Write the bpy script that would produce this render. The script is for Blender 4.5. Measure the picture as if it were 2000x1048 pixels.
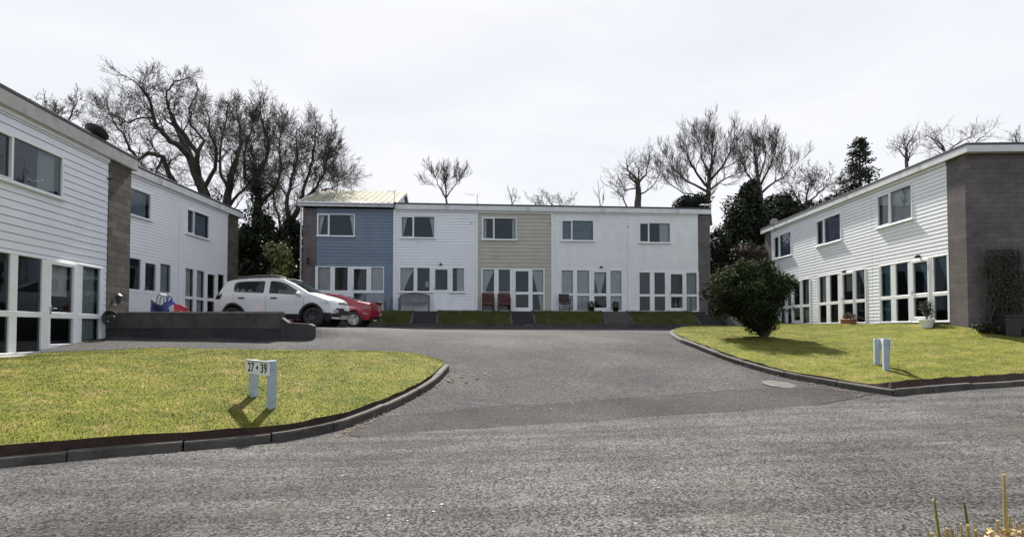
import bpy, math, random
import numpy as np
from mathutils import Vector, Matrix
from mathutils.geometry import delaunay_2d_cdt
from mathutils.bvhtree import BVHTree

for o in list(bpy.data.objects): bpy.data.objects.remove(o)
SC = bpy.context.scene
COL = SC.collection
rnd = random.Random(7)
R = math.radians

# ------------------------------------------------------------------ camera
FPX, PPX, PPY, PITCH, EYE = 1030.0, 1000.0, 613.0, R(1.5), 1.6
cam = bpy.data.cameras.new('camera'); co = bpy.data.objects.new('camera', cam); COL.objects.link(co)
co.location = (0, 0, EYE); co.rotation_euler = (R(90) + PITCH, 0, 0)
cam.sensor_width = 36; cam.lens = FPX / 2000 * 36
cam.shift_y = (PPY - 524) / 2000; cam.clip_start = 0.05; cam.clip_end = 3000
SC.camera = co
SC.cycles.caustics_reflective = False; SC.cycles.caustics_refractive = False

# ------------------------------------------------------------------ world + sun
SUN_EL, SUN_AZ = R(46), R(-6)          # azimuth measured from +Y towards +X
w = bpy.data.worlds.new("World"); SC.world = w; w.use_nodes = True
nt = w.node_tree; N = nt.nodes; L = nt.links; N.clear()
out = N.new('ShaderNodeOutputWorld'); bg = N.new('ShaderNodeBackground'); bg.inputs[1].default_value = 0.07
sky = N.new('ShaderNodeTexSky'); sky.sky_type = 'NISHITA'; sky.sun_disc = False
sky.sun_elevation = SUN_EL; sky.sun_rotation = SUN_AZ; sky.air_density = 1.2; sky.dust_density = 1.5
tc = N.new('ShaderNodeTexCoord'); mp = N.new('ShaderNodeMapping'); mp.inputs['Scale'].default_value = (1.0, 1.0, 3.2)
n1 = N.new('ShaderNodeTexNoise'); n1.inputs['Scale'].default_value = 1.6; n1.inputs['Detail'].default_value = 7; n1.inputs['Roughness'].default_value = .55
n1.inputs['Distortion'].default_value = .6
sx = N.new('ShaderNodeSeparateXYZ')
cr = N.new('ShaderNodeMapRange'); cr.inputs[1].default_value = -1; cr.inputs[2].default_value = .5; cr.inputs[3].default_value = .62; cr.inputs[4].default_value = .97
cc = N.new('ShaderNodeValToRGB'); cc.color_ramp.elements[0].position = .36; cc.color_ramp.elements[0].color = (.80, .82, .87, 1)
cc.color_ramp.elements[1].position = .62; cc.color_ramp.elements[1].color = (.90, .91, .94, 1)
mul = N.new('ShaderNodeMixRGB'); mul.blend_type = 'MULTIPLY'; mul.inputs[0].default_value = 1; mul.inputs[2].default_value = (6.6, 6.6, 6.65, 1)
mix = N.new('ShaderNodeMixRGB')
L.new(tc.outputs['Generated'], mp.inputs[0]); L.new(mp.outputs[0], n1.inputs[0]); L.new(tc.outputs['Generated'], sx.inputs[0])
L.new(sx.outputs[1], cr.inputs[0]); L.new(cr.outputs[0], mix.inputs[0]); L.new(n1.outputs[0], cc.inputs[0]); L.new(cc.outputs[0], mul.inputs[1])
L.new(sky.outputs[0], mix.inputs[1]); L.new(mul.outputs[0], mix.inputs[2]); L.new(mix.outputs[0], bg.inputs[0]); L.new(bg.outputs[0], out.inputs[0])
sl = bpy.data.lights.new('sun', 'SUN'); sl.energy = 5.0; sl.angle = R(2.2); sl.color = (1, .95, .86)
so = bpy.data.objects.new('sun', sl); COL.objects.link(so)
sd = Vector((math.sin(SUN_AZ) * math.cos(SUN_EL), math.cos(SUN_AZ) * math.cos(SUN_EL), math.sin(SUN_EL)))
so.rotation_euler = sd.to_track_quat('Z', 'Y').to_euler(); so.location = sd * 60
vs = SC.view_settings; vs.view_transform = 'Standard'; vs.look = 'None'; vs.exposure = 1.2; vs.gamma = 1

# ------------------------------------------------------------------ helpers
def ray(px, py):
    x, y, z = (px - PPX) / FPX, 1.0, -(py - PPY) / FPX
    c, s = math.cos(PITCH), math.sin(PITCH)
    return Vector((x, y * c - z * s, y * s + z * c))
def at(px, py, Y):
    d = ray(px, py); return Vector((0, 0, EYE)) + d * (Y / d.y)
def sstep(a, b, x):
    t = min(1, max(0, (x - a) / (b - a))); return t * t * (3 - 2 * t)
def lerp(a, b, t): return a + (b - a) * t
def tag(o, label=None, cat=None, group=None, kind=None):
    if label: o['label'] = label
    if cat: o['category'] = cat
    if group: o['group'] = group
    if kind: o['kind'] = kind
    return o
def empty(name, loc, rz=0, parent=None):
    o = bpy.data.objects.new(name, None); COL.objects.link(o); o.empty_display_size = .2
    o.location = loc; o.rotation_euler = (0, 0, rz); o.parent = parent
    return o
class MB:
    def __init__(s): s.v = []; s.f = []; s.m = []
    def add(s, vs_, fs, mi=0):
        b = len(s.v); s.v.extend([tuple(p) for p in vs_])
        for f in fs: s.f.append(tuple(b + i for i in f)); s.m.append(mi)
        return s
    def quad(s, a, b, c, d, mi=0): return s.add([a, b, c, d], [(0, 1, 2, 3)], mi)
    def box(s, x0, y0, z0, x1, y1, z1, mi=0, bev=0):
        if bev > 0:
            e = min(bev, (x1-x0)*.4, (y1-y0)*.4, (z1-z0)*.4)
            P = []
            for X, sxn in ((x0, 1), (x1, -1)):
                for Y, syn in ((y0, 1), (y1, -1)):
                    for Z, szn in ((z0, 1), (z1, -1)):
                        P += [(X, Y+e*syn, Z+e*szn), (X+e*sxn, Y, Z+e*szn), (X+e*sxn, Y+e*syn, Z)]
            I = lambda a, b, c, k: ((a*2+b)*2+c)*3+k
            F = [(I(0,0,0,0),I(0,0,1,0),I(0,1,1,0),I(0,1,0,0)), (I(1,0,0,0),I(1,1,0,0),I(1,1,1,0),I(1,0,1,0)),
                 (I(0,0,0,1),I(1,0,0,1),I(1,0,1,1),I(0,0,1,1)), (I(0,1,0,1),I(0,1,1,1),I(1,1,1,1),I(1,1,0,1)),
                 (I(0,0,0,2),I(0,1,0,2),I(1,1,0,2),I(1,0,0,2)), (I(0,0,1,2),I(1,0,1,2),I(1,1,1,2),I(0,1,1,2))]
            for c in (0, 1):
                for b in (0, 1): F.append((I(0,b,c,1),I(0,b,c,2),I(1,b,c,2),I(1,b,c,1)))
                for a in (0, 1): F.append((I(a,0,c,0),I(a,0,c,2),I(a,1,c,2),I(a,1,c,0)))
            for a in (0, 1):
                for b in (0, 1): F.append((I(a,b,0,0),I(a,b,0,1),I(a,b,1,1),I(a,b,1,0)))
            for a in (0,1):
                for b in (0,1):
                    for c in (0,1): F.append((I(a,b,c,0),I(a,b,c,1),I(a,b,c,2)))
            return s.add(P, F, mi)
        P = [(x0,y0,z0),(x1,y0,z0),(x1,y1,z0),(x0,y1,z0),(x0,y0,z1),(x1,y0,z1),(x1,y1,z1),(x0,y1,z1)]
        return s.add(P, [(3,2,1,0),(4,5,6,7),(0,1,5,4),(1,2,6,5),(2,3,7,6),(3,0,4,7)], mi)
    def tube(s, pts, rad, n=6, mi=0, cap=True):
        pts = [Vector(p) for p in pts]
        if not hasattr(rad, '__len__'): rad = [rad] * len(pts)
        b = len(s.v); prev = None
        for i, p in enumerate(pts):
            t = (pts[min(i+1, len(pts)-1)] - pts[max(i-1, 0)])
            if t.length < 1e-9: t = Vector((0, 0, 1))
            t.normalize()
            if prev is None:
                a = t.cross(Vector((0, 0, 1)) if abs(t.z) < .9 else Vector((1, 0, 0)))
            else:
                a = prev - t * prev.dot(t)
                if a.length < 1e-6: a = t.cross(Vector((1, 0, 0)))
            a.normalize(); prev = a; c = t.cross(a)
            for k in range(n):
                an = 2 * math.pi * k / n
                s.v.append(tuple(p + (a * math.cos(an) + c * math.sin(an)) * rad[i]))
        for i in range(len(pts) - 1):
            for k in range(n):
                s.f.append((b+i*n+k, b+i*n+(k+1) % n, b+(i+1)*n+(k+1) % n, b+(i+1)*n+k)); s.m.append(mi)
        if cap:
            s.f.append(tuple(b + k for k in range(n))[::-1]); s.m.append(mi)
            e = b + (len(pts)-1)*n
            s.f.append(tuple(e + k for k in range(n))); s.m.append(mi)
        return s
    def lathe(s, prof, c=(0,0,0), n=20, mi=0, axis='z', jit=0):
        b = len(s.v)
        for r, h in prof:
            for k in range(n):
                a = 2*math.pi*k/n; rr = r*(1+jit*math.sin(3*a+h*9))
                p = (rr*math.cos(a), rr*math.sin(a), h)
                if axis == 'y': p = (p[0], h, p[1])
                if axis == 'x': p = (h, p[0], p[1])
                s.v.append((p[0]+c[0], p[1]+c[1], p[2]+c[2]))
        for i in range(len(prof)-1):
            for k in range(n):
                s.f.append((b+i*n+k, b+i*n+(k+1)%n, b+(i+1)*n+(k+1)%n, b+(i+1)*n+k)); s.m.append(mi)
        return s
    def build(s, name, mats, parent=None, smooth=False, rz=0, loc=(0,0,0)):
        me = bpy.data.meshes.new(name); me.from_pydata(s.v, [], s.f)
        if not isinstance(mats, (list, tuple)): mats = [mats]
        for m in mats: me.materials.append(m)
        if len(mats) > 1: me.polygons.foreach_set('material_index', s.m)
        if smooth: me.polygons.foreach_set('use_smooth', [True]*len(s.f))
        me.update()
        o = bpy.data.objects.new(name, me); COL.objects.link(o); o.parent = parent
        o.location = loc; o.rotation_euler = (0, 0, rz)
        return o
def copy_tree(o, parent=None):
    c = o.copy(); COL.objects.link(c); c.parent = parent
    for ch in list(o.children): copy_tree(ch, c)
    return c

def nmat(name):
    m = bpy.data.materials.new(name); m.use_nodes = True
    t = m.node_tree; p = t.nodes['Principled BSDF']
    return m, t, t.nodes, t.links, p
def pm(name, c1, c2=None, scale=3.0, rough=.7, bump=0, bscale=None, detail=6, stretch=(1,1,1), metal=0, spec=.5, coat=0,
       dirt=None, dscale=.8, dlo=.5, dhi=.75, dstretch=(1,1,1), world=False, rlo=.35, rhi=.65):
    m, t, N, L, p = nmat(name)
    c2 = c2 or tuple(v*.8 for v in c1)
    tc = N.new('ShaderNodeTexCoord'); mp = N.new('ShaderNodeMapping'); mp.inputs['Scale'].default_value = stretch
    src = tc.outputs['Object']
    if world: src = N.new('ShaderNodeNewGeometry').outputs['Position']
    L.new(src, mp.inputs[0])
    n = N.new('ShaderNodeTexNoise'); n.inputs['Scale'].default_value = scale; n.inputs['Detail'].default_value = detail; n.inputs['Roughness'].default_value = .65
    L.new(mp.outputs[0], n.inputs[0])
    r = N.new('ShaderNodeValToRGB'); r.color_ramp.elements[0].color = (*c1, 1); r.color_ramp.elements[1].color = (*c2, 1)
    r.color_ramp.elements[0].position = rlo; r.color_ramp.elements[1].position = rhi
    L.new(n.outputs[0], r.inputs[0]); colr = r.outputs[0]
    if dirt:
        mp2 = N.new('ShaderNodeMapping'); mp2.inputs['Scale'].default_value = dstretch; L.new(src, mp2.inputs[0])
        n2 = N.new('ShaderNodeTexNoise'); n2.inputs['Scale'].default_value = dscale; n2.inputs['Detail'].default_value = 8; n2.inputs['Roughness'].default_value = .7
        L.new(mp2.outputs[0], n2.inputs[0])
        r2 = N.new('ShaderNodeMapRange'); r2.inputs[1].default_value = dlo; r2.inputs[2].default_value = dhi; L.new(n2.outputs[0], r2.inputs[0])
        mx = N.new('ShaderNodeMixRGB'); mx.inputs[2].default_value = (*dirt, 1); L.new(r2.outputs[0], mx.inputs[0]); L.new(colr, mx.inputs[1]); colr = mx.outputs[0]
    L.new(colr, p.inputs['Base Color'])
    p.inputs['Roughness'].default_value = rough; p.inputs['Metallic'].default_value = metal
    p.inputs['Specular IOR Level'].default_value = spec; p.inputs['Coat Weight'].default_value = coat
    p.inputs['Coat Roughness'].default_value = .05
    if bump:
        bn = N.new('ShaderNodeTexNoise'); bn.inputs['Scale'].default_value = bscale or scale*6; bn.inputs['Detail'].default_value = 5
        L.new(mp.outputs[0], bn.inputs[0])
        b = N.new('ShaderNodeBump'); b.inputs['Strength'].default_value = bump; b.inputs['Distance'].default_value = .02
        L.new(bn.outputs[0], b.inputs['Height']); L.new(b.outputs[0], p.inputs['Normal'])
    return m

def mat_glass(name, tint=(.80,.82,.83)):
    m, t, N, L, p = nmat(name)
    o = N['Material Output']; N.remove(p)
    tr = N.new('ShaderNodeBsdfTransparent'); tr.inputs[0].default_value = (*tint, 1)
    gl = N.new('ShaderNodeBsdfGlossy'); gl.inputs['Roughness'].default_value = .015; gl.inputs[0].default_value = (.78,.9,1,1)  # blue put into the reflection colour to suggest blue sky
    fr = N.new('ShaderNodeFresnel'); fr.inputs[0].default_value = 1.52
    ml = N.new('ShaderNodeMath'); ml.operation = 'MULTIPLY_ADD'; ml.inputs[1].default_value = 1.15; ml.inputs[2].default_value = .0; ml.use_clamp = True
    nz = N.new('ShaderNodeTexNoise'); nz.inputs['Scale'].default_value = 1.3; g = N.new('ShaderNodeTexCoord'); L.new(g.outputs['Object'], nz.inputs[0])
    b = N.new('ShaderNodeBump'); b.inputs['Strength'].default_value = .08; b.inputs['Distance'].default_value = .05; L.new(nz.outputs[0], b.inputs['Height']); L.new(b.outputs[0], gl.inputs['Normal'])
    mx = N.new('ShaderNodeMixShader'); L.new(fr.outputs[0], ml.inputs[0]); L.new(ml.outputs[0], mx.inputs[0]); L.new(tr.outputs[0], mx.inputs[1]); L.new(gl.outputs[0], mx.inputs[2])
    L.new(mx.outputs[0], o.inputs[0]); return m

def mat_masonry(name, c1, c2, cm, bw=.45, bh=.23, bump=.6, stain=(.08,.07,.07), noise=2.0):
    m, t, N, L, p = nmat(name)
    tc = N.new('ShaderNodeTexCoord'); sp = N.new('ShaderNodeSeparateXYZ'); cb = N.new('ShaderNodeCombineXYZ'); ad = N.new('ShaderNodeMath'); ad.operation = 'ADD'
    L.new(tc.outputs['Object'], sp.inputs[0]); L.new(sp.outputs[0], ad.inputs[0]); L.new(sp.outputs[1], ad.inputs[1]); L.new(ad.outputs[0], cb.inputs[0]); L.new(sp.outputs[2], cb.inputs[1])
    br = N.new('ShaderNodeTexBrick'); br.inputs['Scale'].default_value = 1; br.inputs['Brick Width'].default_value = bw; br.inputs['Row Height'].default_value = bh
    br.inputs['Mortar Size'].default_value = .006; br.inputs['Color1'].default_value = (*c1,1); br.inputs['Color2'].default_value = (*c2,1); br.inputs['Mortar'].default_value = (*cm,1)
    dn = N.new('ShaderNodeTexNoise'); dn.inputs['Scale'].default_value = 5; L.new(cb.outputs[0], dn.inputs[0])
    va = N.new('ShaderNodeVectorMath'); va.operation = 'MULTIPLY_ADD'; va.inputs[1].default_value = (.03,.03,.0); L.new(dn.outputs['Color'], va.inputs[0]); L.new(cb.outputs[0], va.inputs[2]); L.new(va.outputs[0], br.inputs[0])
    n = N.new('ShaderNodeTexNoise'); n.inputs['Scale'].default_value = noise; n.inputs['Detail'].default_value = 9; n.inputs['Roughness'].default_value = .7; L.new(tc.outputs['Object'], n.inputs[0])
    mr = N.new('ShaderNodeMapRange'); mr.inputs[1].default_value = .42; mr.inputs[2].default_value = .72; mr.inputs[4].default_value = .8; L.new(n.outputs[0], mr.inputs[0])
    mx = N.new('ShaderNodeMixRGB'); mx.inputs[2].default_value = (*stain,1); L.new(mr.outputs[0], mx.inputs[0]); L.new(br.outputs[0], mx.inputs[1]); L.new(mx.outputs[0], p.inputs['Base Color'])
    p.inputs['Roughness'].default_value = .9; p.inputs['Specular IOR Level'].default_value = .2
    n3 = N.new('ShaderNodeTexNoise'); n3.inputs['Scale'].default_value = 28; n3.inputs['Detail'].default_value = 4; L.new(tc.outputs['Object'], n3.inputs[0])
    sb = N.new('ShaderNodeMath'); sb.operation = 'SUBTRACT'; L.new(n3.outputs[0], sb.inputs[0]); L.new(br.outputs['Fac'], sb.inputs[1])
    b = N.new('ShaderNodeBump'); b.inputs['Strength'].default_value = bump; b.inputs['Distance'].default_value = .03; L.new(sb.outputs[0], b.inputs['Height']); L.new(b.outputs[0], p.inputs['Normal'])
    return m

def mat_road(name, dark, light, speck=.5, big=(.8,1.2), track=None, brown=(.11,.085,.07)):
    m, t, N, L, p = nmat(name)
    g = N.new('ShaderNodeNewGeometry'); pos = g.outputs['Position']
    def noise(sc, det=4, st=None, ro=.6):
        n = N.new('ShaderNodeTexNoise'); n.inputs['Scale'].default_value = sc; n.inputs['Detail'].default_value = det; n.inputs['Roughness'].default_value = ro
        if st:
            mp = N.new('ShaderNodeMapping'); mp.inputs['Scale'].default_value = st[0]; mp.inputs['Rotation'].default_value = (0,0,st[1]); L.new(pos, mp.inputs[0]); L.new(mp.outputs[0], n.inputs[0])
        else: L.new(pos, n.inputs[0])
        return n.outputs[0]
    def ramp(v, a, b, ca, cb_):
        r = N.new('ShaderNodeValToRGB'); r.color_ramp.elements[0].position = a; r.color_ramp.elements[1].position = b
        r.color_ramp.elements[0].color = ca; r.color_ramp.elements[1].color = cb_; L.new(v, r.inputs[0]); return r.outputs[0]
    base = ramp(noise(.55, 8, ((.6,1.2,1), R(-16)), .6), .3, .7, (*dark,1), (*light,1))
    # aggregate chips
    vo = N.new('ShaderNodeTexVoronoi'); vo.inputs['Scale'].default_value = 55; L.new(pos, vo.inputs[0])
    bw = N.new('ShaderNodeRGBToBW'); L.new(vo.outputs['Color'], bw.inputs[0])
    chips = ramp(bw.outputs[0], .25, .8, (.2,.2,.2,1), (2.1,2.07,2.05,1))
    mx = N.new('ShaderNodeMixRGB'); mx.blend_type = 'MULTIPLY'; mx.inputs[0].default_value = speck; L.new(base, mx.inputs[1]); L.new(chips, mx.inputs[2])
    vf = N.new('ShaderNodeTexVoronoi'); vf.inputs['Scale'].default_value = 120; L.new(pos, vf.inputs[0]); bw2 = N.new('ShaderNodeRGBToBW'); L.new(vf.outputs['Color'], bw2.inputs[0])
    chips2 = ramp(bw2.outputs[0], .2, .85, (.45,.45,.45,1), (1.6,1.6,1.6,1))
    mxb = N.new('ShaderNodeMixRGB'); mxb.blend_type = 'MULTIPLY'; mxb.inputs[0].default_value = .7; L.new(mx.outputs[0], mxb.inputs[1]); L.new(chips2, mxb.inputs[2])
    # worn brownish patches
    mr = N.new('ShaderNodeMapRange'); mr.inputs[1].default_value = .54; mr.inputs[2].default_value = .7; mr.inputs[4].default_value = .55; L.new(noise(.8, 7), mr.inputs[0])
    m2 = N.new('ShaderNodeMixRGB'); m2.inputs[2].default_value = (*brown,1); L.new(mr.outputs[0], m2.inputs[0]); L.new(mxb.outputs[0], m2.inputs[1])
    m3 = N.new('ShaderNodeMapRange'); m3.inputs[1].default_value = .58; m3.inputs[2].default_value = .70; m3.inputs[4].default_value = .6; L.new(noise(3.2, 8, ((.8,1.3,1), R(-16))), m3.inputs[0])
    m4 = N.new('ShaderNodeMixRGB'); m4.inputs[2].default_value = (light[0]*1.45, light[1]*1.42, light[2]*1.4, 1); L.new(m3.outputs[0], m4.inputs[0]); L.new(m2.outputs[0], m4.inputs[1])
    fin_ = m4.outputs[0]
    lf = ramp(noise(.33, 6, None, .65), .36, .64, (.68,.675,.69,1), (1.32,1.31,1.29,1))
    m6 = N.new('ShaderNodeMixRGB'); m6.blend_type = 'MULTIPLY'; m6.inputs[0].default_value = 1; L.new(fin_, m6.inputs[1]); L.new(lf, m6.inputs[2]); fin_ = m6.outputs[0]
    ve = N.new('ShaderNodeTexVoronoi'); ve.feature = 'DISTANCE_TO_EDGE'; ve.inputs['Scale'].default_value = .42
    wn = N.new('ShaderNodeTexNoise'); wn.inputs['Scale'].default_value = 2.2; wn.inputs['Detail'].default_value = 6; L.new(pos, wn.inputs[0])
    wv = N.new('ShaderNodeVectorMath'); wv.operation = 'MULTIPLY_ADD'; wv.inputs[1].default_value = (.9,.9,0); L.new(wn.outputs['Color'], wv.inputs[0]); L.new(pos, wv.inputs[2]); L.new(wv.outputs[0], ve.inputs[0])
    ck = N.new('ShaderNodeMapRange'); ck.inputs[1].default_value = .0; ck.inputs[2].default_value = .012; ck.inputs[3].default_value = 1; ck.inputs[4].default_value = 0; L.new(ve.outputs['Distance'], ck.inputs[0])
    cm_ = N.new('ShaderNodeMapRange'); cm_.inputs[1].default_value = .5; cm_.inputs[2].default_value = .6; cm_.inputs[4].default_value = .55; L.new(noise(.5, 3), cm_.inputs[0])
    cx_ = N.new('ShaderNodeMath'); cx_.operation = 'MULTIPLY'; L.new(ck.outputs[0], cx_.inputs[0]); L.new(cm_.outputs[0], cx_.inputs[1])
    m7 = N.new('ShaderNodeMixRGB'); m7.inputs[2].default_value = (.018,.017,.017,1); L.new(cx_.outputs[0], m7.inputs[0]); L.new(fin_, m7.inputs[1]); fin_ = m7.outputs[0]
    if track:   # worn lengthwise tracks along the road
        tr_ = ramp(noise(1.1, 5, ((.10,2.6,1), R(-16)), .6), .42, .62, (.80,.80,.80,1), (1.28,1.27,1.26,1))
        m5 = N.new('ShaderNodeMixRGB'); m5.blend_type = 'MULTIPLY'; m5.inputs[0].default_value = .8; L.new(fin_, m5.inputs[1]); L.new(tr_, m5.inputs[2]); fin_ = m5.outputs[0]
    L.new(fin_, p.inputs['Base Color']); p.inputs['Roughness'].default_value = .92; p.inputs['Specular IOR Level'].default_value = .12
    ads = N.new('ShaderNodeMath'); ads.operation = 'ADD'; L.new(vo.outputs['Distance'], ads.inputs[0]); L.new(noise(40, 3), ads.inputs[1])
    b = N.new('ShaderNodeBump'); b.inputs['Strength'].default_value = .45; b.inputs['Distance'].default_value = .010; L.new(ads.outputs[0], b.inputs['Height']); L.new(b.outputs[0], p.inputs['Normal'])
    return m

def mat_grass(name, g1=(.074,.092,.018), g2=(.146,.147,.029), straw=(.205,.165,.066)):
    m, t, N, L, p = nmat(name)
    pos = N.new('ShaderNodeNewGeometry').outputs['Position']
    def noise(sc, det=5, ro=.6):
        mp = N.new('ShaderNodeMapping'); mp.inputs['Scale'].default_value = (1,1.5,.2); L.new(pos, mp.inputs[0])
        n = N.new('ShaderNodeTexNoise'); n.inputs['Scale'].default_value = sc; n.inputs['Detail'].default_value = det; n.inputs['Roughness'].default_value = ro; L.new(mp.outputs[0], n.inputs[0]); return n.outputs[0]
    r = N.new('ShaderNodeValToRGB'); r.color_ramp.elements[0].position = .38; r.color_ramp.elements[1].position = .60
    r.color_ramp.elements[0].color = (*g1,1); r.color_ramp.elements[1].color = (*g2,1); L.new(noise(1.1, 10, .74), r.inputs[0])
    mr = N.new('ShaderNodeMapRange'); mr.inputs[1].default_value = .50; mr.inputs[2].default_value = .64; mr.inputs[4].default_value = .85; L.new(noise(2.0, 10, .78), mr.inputs[0])
    mx = N.new('ShaderNodeMixRGB'); mx.inputs[2].default_value = (*straw,1); L.new(mr.outputs[0], mx.inputs[0]); L.new(r.outputs[0], mx.inputs[1])
    f = N.new('ShaderNodeMapRange'); f.inputs[1].default_value = .3; f.inputs[2].default_value = .7; f.inputs[3].default_value = .88; f.inputs[4].default_value = 1.1; L.new(noise(14, 3), f.inputs[0])
    m2 = N.new('ShaderNodeMixRGB'); m2.blend_type = 'MULTIPLY'; m2.inputs[0].default_value = 1; L.new(mx.outputs[0], m2.inputs[1]); L.new(f.outputs[0], m2.inputs[2])
    gn = N.new('ShaderNodeNewGeometry'); vm = N.new('ShaderNodeVectorMath'); vm.operation = 'MULTIPLY_ADD'; vm.inputs[1].default_value = (.35,.35,.35); vm.inputs[2].default_value = (0,0,.9)
    L.new(gn.outputs['Normal'], vm.inputs[0]); vn = N.new('ShaderNodeVectorMath'); vn.operation = 'NORMALIZE'; L.new(vm.outputs[0], vn.inputs[0]); L.new(vn.outputs[0], p.inputs['Normal'])
    L.new(m2.outputs[0], p.inputs['Base Color']); p.inputs['Roughness'].default_value = .9; p.inputs['Specular IOR Level'].default_value = .05
    return m

M = {}
WHT = (.78,.80,.84)
M['sid_white'] = pm('siding white', (.82,.84,.90), (.77,.79,.84), 1.2, .5, dirt=(.45,.46,.46), dscale=1.2, dlo=.62, dhi=.8, dstretch=(1,1,3))
M['sid_old'] = pm('siding old', (.82,.82,.86), (.73,.74,.78), 1.5, .55, dirt=(.16,.15,.14), dscale=1.3, dlo=.60, dhi=.76, dstretch=(.6,1,9))
M['sid_cool'] = pm('siding cool', (.77,.785,.87), (.71,.73,.81), 1.0, .5, dirt=(.35,.38,.38), dscale=2, dlo=.6, dhi=.85, dstretch=(1,1,3))
M['sid_blue'] = pm('siding blue', (.165,.218,.295), (.145,.19,.26), 1.3, .6, dirt=(.19,.26,.34), dscale=1.5, dlo=.5, dhi=.8)
M['sid_beige'] = pm('siding beige', (.475,.455,.39), (.42,.40,.345), 1.4, .55, dirt=(.28,.26,.2), dscale=1.5, dlo=.55, dhi=.8, dstretch=(1,1,3))
M['upvc'] = pm('white plastic', (.80,.82,.86), (.74,.76,.80), 2, .32, dirt=(.5,.5,.48), dscale=3, dlo=.6, dhi=.9)
M['fascia'] = pm('fascia white', (.70,.72,.75), (.58,.60,.62), 1.5, .5, dirt=(.3,.31,.29), dscale=1.4, dlo=.55, dhi=.8, dstretch=(1.5,1,.5))
M['fascia_old'] = pm('fascia old', (.5,.5,.5), (.40,.40,.38), 2, .7, dirt=(.2,.21,.17), dscale=2.2, dlo=.5, dhi=.75)
M['roof'] = pm('roof felt', (.05,.055,.07), (.09,.09,.10), 2, .85, bump=.3)
M['gable'] = mat_masonry('gable brick', (.142,.126,.130), (.175,.157,.160), (.12,.108,.112), .45, .15, .6, (.062,.055,.06), 1.1)
M['stone'] = mat_masonry('stone', (.085,.078,.073), (.17,.155,.143), (.05,.047,.044), .42, .19, 1.0, (.06,.05,.045), 2.6)
M['block'] = mat_masonry('block wall', (.085,.08,.08), (.11,.10,.10), (.075,.07,.07), .45, .225, .4, (.03,.028,.032), 1.5)
M['room'] = pm('room', (.03,.03,.032), (.05,.048,.046), 1, .9)
M['curtain'] = pm('curtain', (.86,.88,.88), (.74,.77,.78), 4, .9)
M['curtain_dark'] = pm('curtain dark', (.085,.085,.095), (.06,.06,.068), 4, .9)
M['curtain_teal'] = pm('curtain teal', (.12,.32,.40), (.09,.25,.32), 4, .9)
M['curtain_green'] = pm('curtain green', (.50,.58,.55), (.40,.48,.46), 4, .9)
M['curtain_skytint'] = pm('curtain sky tint', (.34,.41,.52), (.24,.30,.40), 4, .9)  # blue in the cloth colour stands in for sky reflected in the panes
M['glass'] = mat_glass('window glass')
M['black'] = pm('black plastic', (.015,.015,.017), (.02,.02,.022), 5, .5)
M['concrete'] = pm('concrete', (.30,.29,.27), (.20,.19,.18), 2.5, .9, bump=.4, dirt=(.10,.10,.08), dlo=.5, dhi=.8)
M['kerb'] = pm('kerb stone', (.100,.092,.082), (.050,.045,.041), 3, .9, bump=.5, world=True, dirt=(.035,.03,.025), dlo=.5, dhi=.7)
M['soil'] = pm('soil', (.022,.012,.009), (.05,.028,.018), 6, .95, bump=.9, world=True)
M['grass'] = mat_grass('lawn grass')
M['bankgrass'] = mat_grass('bank grass', (.075,.095,.028), (.12,.13,.042), (.16,.14,.07))
M['court'] = mat_road('court tarmac', (.040,.0400,.0435), (.058,.0575,.061), .7, brown=(.052,.044,.038))
M['patch'] = mat_road('patch tarmac', (.028,.028,.030), (.040,.039,.041), .6, brown=(.042,.036,.032))
M['mainroad'] = mat_road('main road', (.044,.0435,.046), (.074,.073,.074), .8, brown=(.065,.058,.053), track=1)
M['earth'] = pm('earth', (.035,.045,.022), (.055,.055,.03), .5, .95, bump=.4, world=True)
M['steel'] = pm('galvanised', (.45,.46,.48), (.35,.36,.38), 5, .4, metal=.8)
M['bark'] = pm('bark', (.055,.047,.042), (.095,.082,.070), 3, .95, bump=.7, stretch=(1,1,.3))
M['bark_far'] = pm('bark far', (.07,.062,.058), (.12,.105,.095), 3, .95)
M['ivy'] = pm('ivy leaf', (.016,.023,.010), (.027,.036,.015), 2, .7, spec=.25)
M['ivy2'] = pm('ivy leaf 2', (.012,.018,.009), (.02,.028,.013), 2, .6)
M['conif'] = pm('conifer', (.014,.024,.016), (.026,.038,.024), 2, .8)
M['wood_grey'] = pm('grey wood', (.20,.20,.21), (.13,.13,.14), 6, .8, stretch=(1,1,4))
M['wood_red'] = pm('red brown wood', (.13,.045,.04), (.085,.03,.03), 6, .6)
M['wood_dark'] = pm('dark wood', (.05,.035,.035), (.03,.024,.025), 6, .6)
M['bench_blue'] = pm('grey bench paint', (.22,.27,.33), (.17,.21,.26), 4, .5)
M['terracotta'] = pm('terracotta', (.28,.10,.055), (.2,.07,.04), 6, .85)

def smooth_noise(x, y): return math.sin(x*1.7+y*.6)*.5+math.sin(x*.53-y*1.31+2)*.5

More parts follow.
